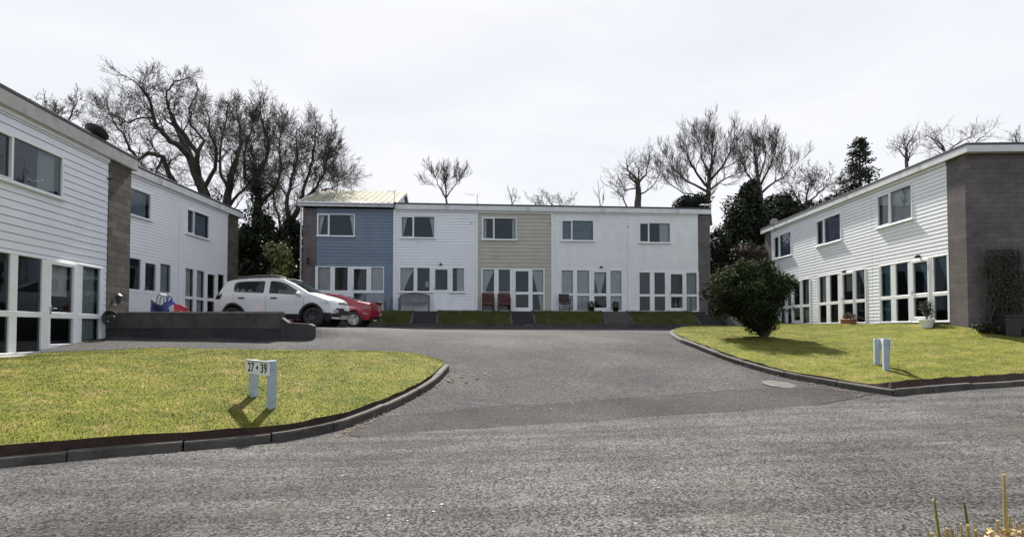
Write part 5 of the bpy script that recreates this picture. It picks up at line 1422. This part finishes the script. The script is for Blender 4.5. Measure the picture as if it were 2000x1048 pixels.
#@@TREES
# ------------------------------------------------------------------ trees
def branch(mb, p, d, L_, r, lev, rg, prm, mi=0):
    """recursive wiggly branch"""
    n = max(2, int(3 + lev*1.0)); pts = [p.copy()]; q = p.copy(); dd = d.normalized()
    for i in range(n):
        w_ = prm.get('wig', .25)
        dd = (dd + Vector((rg.gauss(0,w_), rg.gauss(0,w_), rg.gauss(0,w_)+prm.get('up', .08)))).normalized()
        q = q + dd*(L_/n); pts.append(q.copy())
    rads = [max(prm['rmin'], r*(1-.62*i/n)) for i in range(n+1)]
    mb.tube(pts, rads, 3 if lev <= 1 else (4 if lev == 2 else 5), mi, cap=False)
    if lev <= 0: return
    nc = prm['nc'][lev] if lev < len(prm['nc']) else prm['nc'][-1]
    for c in range(nc):
        t = .2 + .8*(c+rg.random()*.8)/nc; t = min(t, .999); k = min(n-1, int(t*n)); f = t*n-k
        a = pts[k].lerp(pts[k+1], f); ax = (pts[k+1]-pts[k]).normalized()
        perp = ax.orthogonal().normalized(); perp.rotate(Matrix.Rotation(rg.random()*6.283, 3, ax))
        sp = prm.get('spread', .8)*rg.uniform(.6, 1.25)
        nd = (ax*math.cos(sp) + perp*math.sin(sp))
        branch(mb, a, nd, L_*prm.get('ratio', .58)*rg.uniform(.7, 1.25)*(1-.3*t), max(prm['rmin'], r*(1-.6*t)*.55), lev-1, rg, prm, mi)
    branch(mb, pts[-1], dd, L_*.55, rads[-1], lev-1, rg, prm, mi)

def leafbits(mb, n, size, rg, mi=0):
    """buds and small clinging leaves on the twig ends"""
    V_ = mb.v; m = len(V_)
    for _ in range(n):
        p = V_[rg.randrange(m)]; q = len(mb.v)
        a = Vector((rg.gauss(0,1),rg.gauss(0,1),rg.gauss(0,1))).normalized()*size; b = Vector((rg.gauss(0,1),rg.gauss(0,1),rg.gauss(0,1))).normalized()*size*.7
        P = Vector(p); mb.v += [tuple(P), tuple(P+a), tuple(P+a+b), tuple(P+b)]; mb.f.append((q,q+1,q+2,q+3)); mb.m.append(mi)

def tree(name, base, limbs, lab, cat='tree', grp=None, seed=1, lev=3, prm=None, subL=2.2, nsub=9, mat_='bark', ivy=(), buds=0, budsize=.06, depth_j=1.0, ysq=None):
    """limbs: list of (polyline of (px,py), r0, r1); each is set at its own distance around the trunk"""
    rg = random.Random(seed); pr = dict(rmin=.007, nc=[0,3,4,4,5], wig=.22, up=.05, spread=.75, ratio=.6); pr.update(prm or {})
    px, Y, zb = base; o = at(px, 500, Y); root = empty(name, (o.x, Y, zb)); tag(root, lab, cat, grp); org = Vector((o.x, Y, zb))
    tr = MB(); cr_ = MB()
    for li, (pl, r0, r1) in enumerate(limbs):
        dep = 0; pts = []; sgn = rg.choice((-1, 1)) if li else 0
        for i, (a, b) in enumerate(pl):
            if ysq and b < ysq[0]: b = b + (ysq[0]-b)*ysq[1]
            p = at(a, b, Y + sgn*depth_j*i*.55) - org; pts.append(p)
        P = []
        for i in range(len(pts)-1):
            for k in range(3): P.append(pts[i].lerp(pts[i+1], k/3) + Vector((rg.gauss(0,.03),rg.gauss(0,.03),rg.gauss(0,.03))) * (1 if li else .5))
        P.append(pts[-1])
        rd = [lerp(r0, r1, (i/(len(P)-1))**.8) for i in range(len(P))]
        tr.tube(P, rd, 8 if r0 > .12 else 5, 0)
        tot = len(P)-1
        ns = nsub if li else max(3, nsub//2)
        for c in range(ns):
            t = (.25 if li else .5) + (.75 if li else .5)*(c+rg.random())/ns; k = min(tot-1, int(t*tot)); a = P[k].lerp(P[k+1], t*tot-k); ax = (P[k+1]-P[k]).normalized()
            perp = ax.orthogonal().normalized(); perp.rotate(Matrix.Rotation(rg.random()*6.283, 3, ax)); s = rg.uniform(.5, 1.1)
            branch(cr_, a, ax*math.cos(s)+perp*math.sin(s)+Vector((0,0,.15)), subL*rg.uniform(.6,1.2)*(1.15-.5*t), max(.016, min(.05, rd[k]*.36)), lev, rg, pr)
        branch(cr_, P[-1], (P[-1]-P[-2]), subL*.8, rd[-1], lev, rg, pr)
    if buds: leafbits(cr_, buds, budsize, rg)
    tr.build('trunk', M[mat_], root, smooth=True); cr_.build('crown', M[mat_], root)
    if ivy:
        iv = MB()
        for (a, b, rad, n) in ivy:
            p = at(a, b, Y-.2) - org; leafcloud(iv, n, p, rad, .16, rg, (0,1))
        iv.build('ivy', [M['ivy'], M['ivy2']], root)
    return root
GT = 'bare trees behind the houses'
# left group
tree('bare_tree', (420,31,2.5), [
    ([(432,560),(425,470),(408,400),(388,350),(372,310),(352,250)], .44, .20),
    ([(372,308),(350,283),(325,262),(305,232),(298,196),(292,165),(268,130)], .20, .035),
    ([(388,345),(386,300),(360,255),(345,228),(330,190),(325,150),(340,125)], .17, .03),
    ([(385,300),(400,270),(372,228),(372,190),(385,150)], .12, .03),
    ([(425,500),(395,400),(350,372),(330,340),(318,306),(290,300),(270,312),(254,290),(240,255),(225,225)], .22, .03),
    ([(318,306),(308,330),(300,350)], .10, .03),
    ([(395,370),(420,330),(425,290),(410,250),(405,200)], .14, .03),
    ([(298,215),(275,212),(250,225),(225,205)], .07, .02)],
    'tallest bare tree with thick leaning trunk and broken top behind the left houses', grp=GT, ysq=(300,.20), seed=3, lev=3, subL=1.3, nsub=15, buds=1500, budsize=.045, prm=dict(nc=[0,3,4,4], ratio=.70, wig=.22, up=.07, rmin=.006),
    ivy=((428,480,(1.2,1,2.2),1500),(412,410,(.8,.7,1.3),700)))
tree('bare_tree', (445,32,2.6), [
    ([(450,560),(446,480),(443,420),(445,380),(450,345)], .38, .18),
    ([(450,350),(462,320),(470,285),(468,250),(462,215)], .14, .03),
    ([(447,370),(430,335),(428,290),(440,245),(445,210)], .12, .03),
    ([(446,400),(475,370),(500,340),(515,300)], .11, .03)],
    'bare bushy tree with slim dark trunk right of the tallest one', grp=GT, seed=5, lev=3, subL=1.4, nsub=20, buds=1300, budsize=.045, prm=dict(nc=[0,3,4,4], ratio=.70, wig=.22, up=.07, rmin=.006))
tree('bare_tree', (500,31.5,2.6), [
    ([(490,560),(495,480),(503,420),(505,375),(500,335)], .42, .16),
    ([(502,350),(520,315),(525,280),(515,245),(510,225)], .14, .03),
    ([(500,380),(478,345),(475,300),(488,265)], .12, .03),
    ([(505,400),(535,370),(550,330),(545,290),(548,262)], .13, .03)],
    'bare tree with ivy wrapped dark trunk in the middle of the left group', grp=GT, seed=8, lev=3, subL=1.4, nsub=20, buds=1300, budsize=.045, prm=dict(nc=[0,3,4,4], ratio=.70, wig=.22, up=.07, rmin=.006),
    ivy=((500,500,(1.3,1.1,2.6),2600),(503,430,(.9,.8,1.6),1300),(500,365,(.7,.6,1.0),700),(505,330,(.5,.5,.6),260)))
tree('bare_tree', (535,30.5,2.6), [
    ([(520,575),(528,520),(548,480),(562,440),(585,405),(610,375)], .38, .10),
    ([(565,435),(560,400),(570,350),(580,310),(578,265)], .15, .03),
    ([(585,405),(600,350),(610,310),(615,270)], .12, .03),
    ([(610,375),(630,345),(640,315),(642,290)], .09, .02),
    ([(600,385),(630,370),(655,365),(662,352)], .07, .02),
    ([(550,475),(545,430),(535,390),(532,350)], .12, .03)],
    'bare tree leaning right over the blue house', grp=GT, seed=12, lev=3, subL=1.4, nsub=20, buds=1300, budsize=.045, prm=dict(nc=[0,3,4,4], ratio=.70, wig=.22, up=.07, rmin=.006),
    ivy=((525,540,(1.3,1,1.6),1600),(565,440,(.6,.5,.8),420)))
tree('bare_tree', (120,38,3), [
    ([(120,400),(122,300),(118,260),(112,230)], .25, .08), ([(118,260),(100,230),(85,205)], .1, .03), ([(120,255),(140,225),(150,200)], .1, .03), ([(118,290),(160,262),(180,250)], .08, .02), ([(118,300),(80,250),(62,225)], .06, .02)],
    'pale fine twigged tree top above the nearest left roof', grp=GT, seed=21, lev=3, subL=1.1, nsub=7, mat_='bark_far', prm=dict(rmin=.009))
# centre, far
tree('bare_tree', (872,48,4), [([(872,430),(872,395),(870,365)], .14, .06), ([(870,385),(855,360),(850,345)], .07, .02), ([(871,385),(890,360),(898,350)], .07, .02), ([(871,370),(872,350)], .06, .02)],
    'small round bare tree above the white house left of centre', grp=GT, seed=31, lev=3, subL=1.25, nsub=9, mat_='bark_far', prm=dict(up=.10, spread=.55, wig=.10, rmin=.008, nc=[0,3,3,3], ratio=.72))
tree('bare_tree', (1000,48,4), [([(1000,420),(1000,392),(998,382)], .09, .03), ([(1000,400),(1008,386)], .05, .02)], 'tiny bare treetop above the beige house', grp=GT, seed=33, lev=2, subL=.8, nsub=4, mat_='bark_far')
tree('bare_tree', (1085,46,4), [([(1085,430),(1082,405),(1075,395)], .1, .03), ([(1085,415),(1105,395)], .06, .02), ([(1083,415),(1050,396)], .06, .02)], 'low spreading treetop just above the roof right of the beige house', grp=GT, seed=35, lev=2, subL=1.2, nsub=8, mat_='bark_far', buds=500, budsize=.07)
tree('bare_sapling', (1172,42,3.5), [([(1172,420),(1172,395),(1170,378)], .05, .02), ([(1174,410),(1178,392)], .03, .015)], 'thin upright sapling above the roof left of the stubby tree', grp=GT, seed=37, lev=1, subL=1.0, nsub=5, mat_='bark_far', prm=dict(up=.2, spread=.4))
tree('bare_tree', (1245,38,3.2), [
    ([(1246,430),(1246,395),(1247,370),(1244,355)], .30, .16), ([(1245,360),(1230,345),(1225,325)], .10, .03), ([(1245,360),(1262,340),(1268,312)], .10, .03), ([(1246,365),(1222,372),(1208,358)], .07, .02), ([(1247,355),(1248,330)], .08, .02), ([(1247,380),(1275,365),(1285,345)], .07, .02), ([(1225,405),(1215,385),(1200,370)], .06, .02)],
    'stubby bare tree with knobbly dark trunk above the back roof', grp=GT, seed=41, lev=2, subL=1.3, nsub=8, prm=dict(up=.12, wig=.25))
tree('bare_tree', (1380,40,3.2), [
    ([(1383,440),(1383,400),(1384,365),(1386,330)], .30, .13), ([(1386,335),(1390,300),(1392,270),(1388,245)], .12, .03), ([(1384,365),(1360,330),(1345,295),(1340,265)], .12, .03), ([(1385,350),(1410,315),(1425,285),(1430,260)], .12, .03),
    ([(1383,375),(1345,350),(1315,320),(1300,300)], .11, .02), ([(1384,372),(1415,345),(1440,325)], .1, .02), ([(1386,330),(1370,295),(1368,255)], .1, .02), ([(1383,385),(1335,375),(1305,352)], .08, .02)],
    'tall round crowned bare tree above the right end of the back row', grp=GT, ysq=(380,.17), seed=43, lev=3, subL=1.55, nsub=12, mat_='bark', prm=dict(up=.12, spread=.52, wig=.12, nc=[0,3,3,4], rmin=.006, ratio=.72))
tree('bare_tree', (1490,38,3.2), [
    ([(1485,450),(1488,410),(1485,375),(1480,345)], .26, .12), ([(1482,350),(1475,315),(1472,285)], .11, .03), ([(1484,365),(1505,325),(1515,295)], .11, .03), ([(1486,375),(1530,345),(1550,325)], .1, .02), ([(1484,370),(1455,335),(1448,305)], .1, .02), ([(1484,345),(1495,310),(1492,280)], .09, .02)],
    'bare tree with ivy covered base right of the round crowned tree', grp=GT, seed=47, lev=3, subL=1.5, nsub=11, prm=dict(up=.12, spread=.52, wig=.12, nc=[0,3,3,4], rmin=.006, ratio=.72))
tree('bare_tree', (1590,40,3.4), [
    ([(1570,450),(1575,410),(1575,380)], .14, .06), ([(1575,400),(1600,375),(1620,362)], .09, .02), ([(1573,410),(1548,375),(1545,360)], .09, .02), ([(1575,390),(1580,362)], .07, .02), ([(1580,420),(1625,395),(1640,375)], .08, .02)],
    'low scrubby bare tree between the ivy tree and the conifer', grp=GT, seed=49, lev=3, subL=1.5, nsub=8, prm=dict(nc=[0,3,3,3]), buds=1200, budsize=.07)
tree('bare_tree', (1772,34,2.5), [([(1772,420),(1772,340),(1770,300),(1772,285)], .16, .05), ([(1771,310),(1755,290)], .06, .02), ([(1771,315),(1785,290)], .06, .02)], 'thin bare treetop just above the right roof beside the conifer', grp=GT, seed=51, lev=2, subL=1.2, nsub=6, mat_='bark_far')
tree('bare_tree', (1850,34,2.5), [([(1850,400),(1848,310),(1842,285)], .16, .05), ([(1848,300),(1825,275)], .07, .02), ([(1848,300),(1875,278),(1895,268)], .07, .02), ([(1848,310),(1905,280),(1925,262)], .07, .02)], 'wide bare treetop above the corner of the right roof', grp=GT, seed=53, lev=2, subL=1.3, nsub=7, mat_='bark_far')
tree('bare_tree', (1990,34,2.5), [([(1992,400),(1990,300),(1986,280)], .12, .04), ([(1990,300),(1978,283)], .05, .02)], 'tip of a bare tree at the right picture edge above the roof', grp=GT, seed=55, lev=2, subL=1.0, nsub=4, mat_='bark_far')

# conifer
o = at(1682, 500, 36); root = empty('conifer', (o.x, 36, 3)); tag(root, 'dark dense conifer rising above the right roof', 'tree')
zt_ = at(1682, 272, 36).z - 3; rg = random.Random(6)
mb = MB(); mb.tube([(0,0,-.5),(0.05,0,zt_*.5),(0,0,zt_-.1)], [.28,.16,.02], 8); mb.build('trunk', M['bark'], root)
mb = MB(); z = zt_-.1
while z > 2.0:
    f = (zt_-z)/zt_; rr_ = (.25 + 4.6*f**.9)*rg.uniform(.75, 1.12)*.72
    nb_ = int(5+12*f)
    for k in range(nb_):
        a = rg.random()*6.283; L_ = rr_*rg.uniform(.65, 1.15); d = Vector((math.cos(a), math.sin(a), .22)); end = Vector((0,0,z))+d*L_
        for q in range(3):
            c = Vector((0,0,z)).lerp(end, .45+.27*q); leafcloud(mb, 15, c+Vector((0,0,-.05*q)), (.34,.34,.24), .17, rg, (0,1), up=0)
    z -= .30
mb.build('crown', [M['conif'], M['ivy2']], root)

# evergreen masses
def shrubmass(name, lab, cat, base, blobs, mats, size=.16, grp=None, seed=1, stems=6):
    px, Y, zb = base; o = at(px, 500, Y); root = empty(name, (o.x, Y, zb)); tag(root, lab, cat, grp); org = Vector((o.x, Y, zb)); rg = random.Random(seed); mb = MB(); st = MB()
    for (a, b, rx_, rz_, n) in blobs:
        p = at(a, b, Y) - org
        leafcloud(mb, n//3, p, (rx_*.85, rx_*.8, rz_*.9), size*2.2, rg, (0,1), 0)
        for k in range(7):
            c = p + Vector((rg.uniform(-.6,.6)*rx_, rg.uniform(-.7,.7)*min(rx_,1.5), rg.uniform(-.6,.6)*rz_))
            leafcloud(mb, n//7, c, (rx_*.62, rx_*.6, rz_*.62), size, rg, tuple(range(len(mats))), .25)
        st.tube([(p.x*.5, 0, -.3),(p.x*.8, 0, p.z*.6),(p.x, p.y, p.z)], [.14,.1,.04], 6)
    mb.build('foliage', [M[m] for m in mats], root); st.build('stem', M['bark'], root)
    return root
M['yel'] = pm('spring leaf', (.30,.29,.12), (.21,.21,.08), 3, .6); M['yel2'] = pm('spring leaf 2', (.22,.24,.09), (.16,.18,.06), 3, .6)
M['bram'] = pm('bramble', (.085,.058,.042), (.065,.045,.035), 3, .8); M['bram2'] = pm('bramble 2', (.07,.05,.035), (.05,.04,.03), 3, .8)
GE = 'evergreen growth behind the houses'
shrubmass('evergreen_shrub', 'dark evergreen mass left of the yellow shrub beside the left house', 'shrub', (490,30,2.5), [(478,545,1.3,1.7,2600),(500,575,1.6,1.5,2400),(480,480,1.0,1.3,1500)], ('ivy','ivy2'), .17, GE, 1)
shrubmass('evergreen_shrub', 'dark evergreen mass between yellow shrub and blue house', 'shrub', (560,30.5,2.5), [(570,560,1.5,1.5,2400),(572,500,1.1,1.2,1500),(545,590,1.8,1.0,2000),(540,480,.9,1.0,1500),(520,440,.6,.7,600),(575,455,.6,.8,500)], ('ivy2','ivy'), .17, GE, 2)
shrubmass('yellow_shrub', 'pale yellow green shrub in the gap between left houses and blue house', 'shrub', (548,28.3,2.4), [(548,498,.75,.75,800),(562,515,.45,.5,350),(530,490,.4,.4,250),(552,535,.6,.5,380)], ('yel','yel2','ivy'), .12, None, 3)
shrubmass('evergreen_tree', 'low dark evergreen top above the right end of the back roof', 'tree', (1350,38,3), [(1340,400,.9,.8,1100),(1362,402,.9,.9,1100),(1352,430,1.5,1.0,900)], ('ivy2','conif'), .17, GE, 4)
shrubmass('ivy_covered_tree', 'dark ivy covered tree in the gap right of the back row', 'tree', (1470,33.5,2.8), [(1465,375,.7,.9,1200),(1458,415,1.3,1.2,2400),(1480,450,1.7,1.3,2800),(1440,455,1.2,1.3,1900)], ('ivy','ivy2'), .17, GE, 5)
shrubmass('evergreen_shrub', 'dark evergreen mass behind the far end of the right row', 'shrub', (1530,34,2.8), [(1520,408,1.3,1.0,1900),(1545,425,1.5,1.0,1900),(1500,460,1.4,1.3,1900),(1590,420,1.6,.9,1500),(1640,400,1.6,.8,1200)], ('ivy2','ivy'), .17, GE, 6)
shrubmass('evergreen_shrub', 'dark evergreen mass against the side wall of the back row', 'shrub', (1420,32,2.6), [(1405,480,1.0,1.2,1700),(1420,530,1.3,1.5,2400),(1450,500,1.3,1.2,1900),(1408,580,1.0,1.0,1300),(1480,540,1.6,1.4,2200)], ('ivy2','ivy'), .16, GE, 7)
shrubmass('bramble_thicket', 'brown bramble thicket above the round bush', 'shrub', (1470,29.5,2.3), [(1455,490,.8,.5,700),(1480,500,.9,.6,800),(1490,530,.9,.8,700),(1440,540,1.0,.9,700)], ('bram','bram2','ivy2'), .10, None, 8)

# round bush on the right lawn
pb = hit(1492, 658, lambda x, y: drop(bvR, x, y, -9))
root = empty('round_bush', (pb.x, pb.y, pb.z)); tag(root, 'large round dark evergreen bush with glossy leaves on the right lawn', 'bush')
Y = pb.y; rg = random.Random(14); mb = MB(); org = Vector(pb)
def bp(px, py): return at(px, py, Y)-org
ctr = bp(1462, 574); RX_, RZ_ = 1.33, 1.10
for k in range(230):
    d = Vector((rg.gauss(0,1), rg.gauss(0,1), rg.gauss(0,1))).normalized(); rr_ = rg.uniform(.35,.93)
    rr_ *= 1+.04*math.sin(d.x*7+1)*math.sin(d.z*6+d.y*4)+.03*math.sin(d.z*13+d.x*5)
    c = ctr+Vector((d.x*RX_*rr_, d.y*1.2*rr_, d.z*RZ_*rr_))
    if c.z < .75: c.x = lerp(c.x, 0, .35)
    up = d.z > .0 
    leafcloud(mb, 175, c, (.26,.26,.24), .08, rg, ((0,2,2,1) if d.x < -.1 and rr_ > .6 else (0,1,2)) if up else (0,1,1), squash=.8)  # more pale leaves upper left, as painted highlights; darker mix underneath
for k in range(80):   # open skirt of leaves lower down
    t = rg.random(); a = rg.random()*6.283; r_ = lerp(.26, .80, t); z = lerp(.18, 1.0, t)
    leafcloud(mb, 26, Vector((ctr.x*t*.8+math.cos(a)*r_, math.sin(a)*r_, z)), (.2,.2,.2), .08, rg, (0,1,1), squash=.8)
for k in range(34):   # sprigs breaking the outline
    d = Vector((rg.gauss(0,1), rg.gauss(0,1), rg.gauss(0,1)*.8+.2)).normalized(); c = ctr+Vector((d.x*RX_, d.y*1.2, d.z*RZ_))*rg.uniform(1.0,1.09)
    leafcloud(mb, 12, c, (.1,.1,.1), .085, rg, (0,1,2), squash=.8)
M['bushA'] = pm('bush leaf', (.022,.032,.012), (.035,.05,.018), 3, .8, spec=.08); M['bushB'] = pm('bush leaf shade', (.014,.02,.010), (.025,.03,.015), 3, .8, spec=.08); M['bushC'] = pm('bush leaf highlight', (.11,.13,.06), (.05,.065,.022), 3, .8, spec=.08)  # bushC: leaf highlights painted in as a paler leaf colour
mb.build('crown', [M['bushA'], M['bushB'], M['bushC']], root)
mb = MB()
for k in range(16):
    a = rg.random()*6.283; r_ = rg.uniform(.3,.9); q = ctr+Vector((math.cos(a)*r_, math.sin(a)*r_, rg.uniform(-.3,.5)))
    m_ = Vector((math.cos(a)*.16, math.sin(a)*.16, .5)); mb.tube([(math.cos(a)*.05,math.sin(a)*.05,-.1), m_, m_.lerp(q,.5)+Vector((0,0,.05)), q], [.05,.035,.025,.01], 5)
for k in range(40):
    a = rg.random()*6.283; mb.tube([(math.cos(a)*.1,math.sin(a)*.1,.0),(math.cos(a)*rg.uniform(.2,.5),math.sin(a)*rg.uniform(.2,.5),rg.uniform(.4,.8))], [.012,.005], 3)
mb.build('stem', M['bark'], root)

# cut stems on the near verge
M['stemA'] = pm('dry stem', (.42,.34,.13), (.28,.22,.09), 6, .8, stretch=(1,1,.3)); M['stemG'] = pm('green stem', (.07,.10,.015), (.12,.14,.03), 6, .7, stretch=(1,1,.3))
root = empty('cut_shrub', (at(1900,1000,2.5).x, 2.5, .05)); tag(root, 'cropped clump of dry yellow and green stems at the bottom right corner', 'plant'); org = Vector(root.location); rg = random.Random(19)
ST = [(1823,975,1835,1060,.012,0),(1825,972,1838,1065,.006,1),(1883,978,1893,1062,.010,1),(1890,1024,1896,1068,.013,0),(1877,1022,1882,1062,.008,0),(1961,925,1966,1060,.013,0),(1849,1030,1851,1068,.011,0),(1860,1032,1864,1066,.009,0),(1935,1030,1933,1066,.008,0),(1948,1015,1950,1064,.011,0),(1972,1005,1968,1062,.008,0),(1985,1018,1990,1066,.010,0),(1996,1022,1999,1066,.010,0),(1819,1040,1822,1066,.012,0),(1905,1034,1908,1066,.012,0)]
for i, (a, b, c, d, r_, g_) in enumerate(ST):
    Yp = 2.5+rg.uniform(-.12,.12); p = at(a, b, Yp)-org; q = at(c, d, Yp+.03)-org; q2 = q+(q-p).normalized()*.5
    mb = MB(); mb.tube([q2, q, q.lerp(p,.5)+Vector((rg.uniform(-.004,.004),0,0)), p], [r_*.72, r_*.68, r_*.62, r_*.42], 7); mb.build('stem', M['stemG' if g_ else 'stemA'], root, smooth=False)
mb = MB()
for k in range(520):
    a, b = rg.uniform(1925, 2040), rg.uniform(1036, 1075); c = at(a, b - (a-1925)*.08*rg.random(), 2.5+rg.uniform(-.2,.2))-org
    leafcloud(mb, 1, c, (.01,.01,.01), .035, rg, (0,1), squash=.7)
for k in range(40):
    a = rg.uniform(1815, 2010); b = rg.uniform(1000, 1046); Yp = 2.5+rg.uniform(-.25,.25); p = at(a+rg.uniform(-14,14), b, Yp)-org; q = at(a, 1075, Yp)-org; m_ = p.lerp(q,.5)+Vector((rg.uniform(-.01,.01),0,.005))
    w_ = rg.uniform(.0015,.003); i = len(mb.v); mb.v += [tuple(q-Vector((w_,0,0))), tuple(q+Vector((w_,0,0))), tuple(m_+Vector((w_,0,0))), tuple(m_-Vector((w_,0,0))), tuple(p)]; mb.f += [(i,i+1,i+2,i+3),(i+3,i+2,i+4)]; mb.m += [1,1]
mb.build('foliage', [pm('dry leaf', (.40,.24,.17), (.5,.36,.25), 8, .8), M['stemA']], root)

# litter on the tarmac, moss at the lawn tip
mb = MB(); rg = random.Random(77)
def flake(px, py, s, mi):
    p = hit(px, py); a = rg.random()*6.28; b = len(mb.v); n = 7
    for k in range(n):
        t = 2*math.pi*k/n; r_ = s*rg.uniform(.5,1.1); x = p.x+r_*math.cos(t); y = p.y+r_*math.sin(t)*.8; mb.v.append((x, y, hroad(x, y)+.017))
    mb.f.append(tuple(range(b, b+n))); mb.m.append(mi)
for k in range(60): flake(rg.uniform(650,1500), rg.uniform(650,1040), rg.uniform(.008,.022), 0)
for k in range(16): flake(rg.gauss(915,22), rg.gauss(731,3), rg.uniform(.012,.035), 1)
for k in range(420): a = rg.random(); flake(lerp(885,640,a)+rg.expovariate(1/11), lerp(735,862,a**1.2)+rg.uniform(-4,6), rg.uniform(.008,.026), 2)
for k in range(420): a = rg.random(); flake(lerp(1330,1720,a)-rg.expovariate(1/9), lerp(676,778,a)+rg.uniform(0,6), rg.uniform(.008,.03), 2)
for k in range(9): flake(rg.choice((905,875,888,930))+rg.uniform(-6,6), rg.uniform(733,748), rg.uniform(.03,.06), 3)
tag(mb.build('litter', [pm('pale flakes',(.42,.40,.34),None,4,.9), pm('moss',(.13,.13,.03),(.2,.17,.05),9,.95), pm('dry litter',(.17,.12,.08),(.12,.09,.06),9,.95), M['soil']]), 'scattered leaf litter, moss and pale flakes on the tarmac', 'litter', kind='stuff')
# petals on the lawns
for nm, bv, rgx, lab in (('left', bvL, [(-9.5,-2),(7,13)], 'tiny white daisies scattered over the left lawn'), ('right', bvR, [(5,12),(11,20)], 'tiny white daisies scattered over the right lawn')):
    mb = MB()
    for k in range(70):
        x, y = rg.uniform(*rgx[0]), rg.uniform(*rgx[1]); z = drop(bv, x, y, -9)
        if z > -5: leafcloud(mb, 3, (x, y, z+.03), (.008,.008,.003), .015, rg, (0,), up=3)
    if mb.v: tag(mb.build('daisies', M['upvc']), lab, 'flowers', kind='stuff')
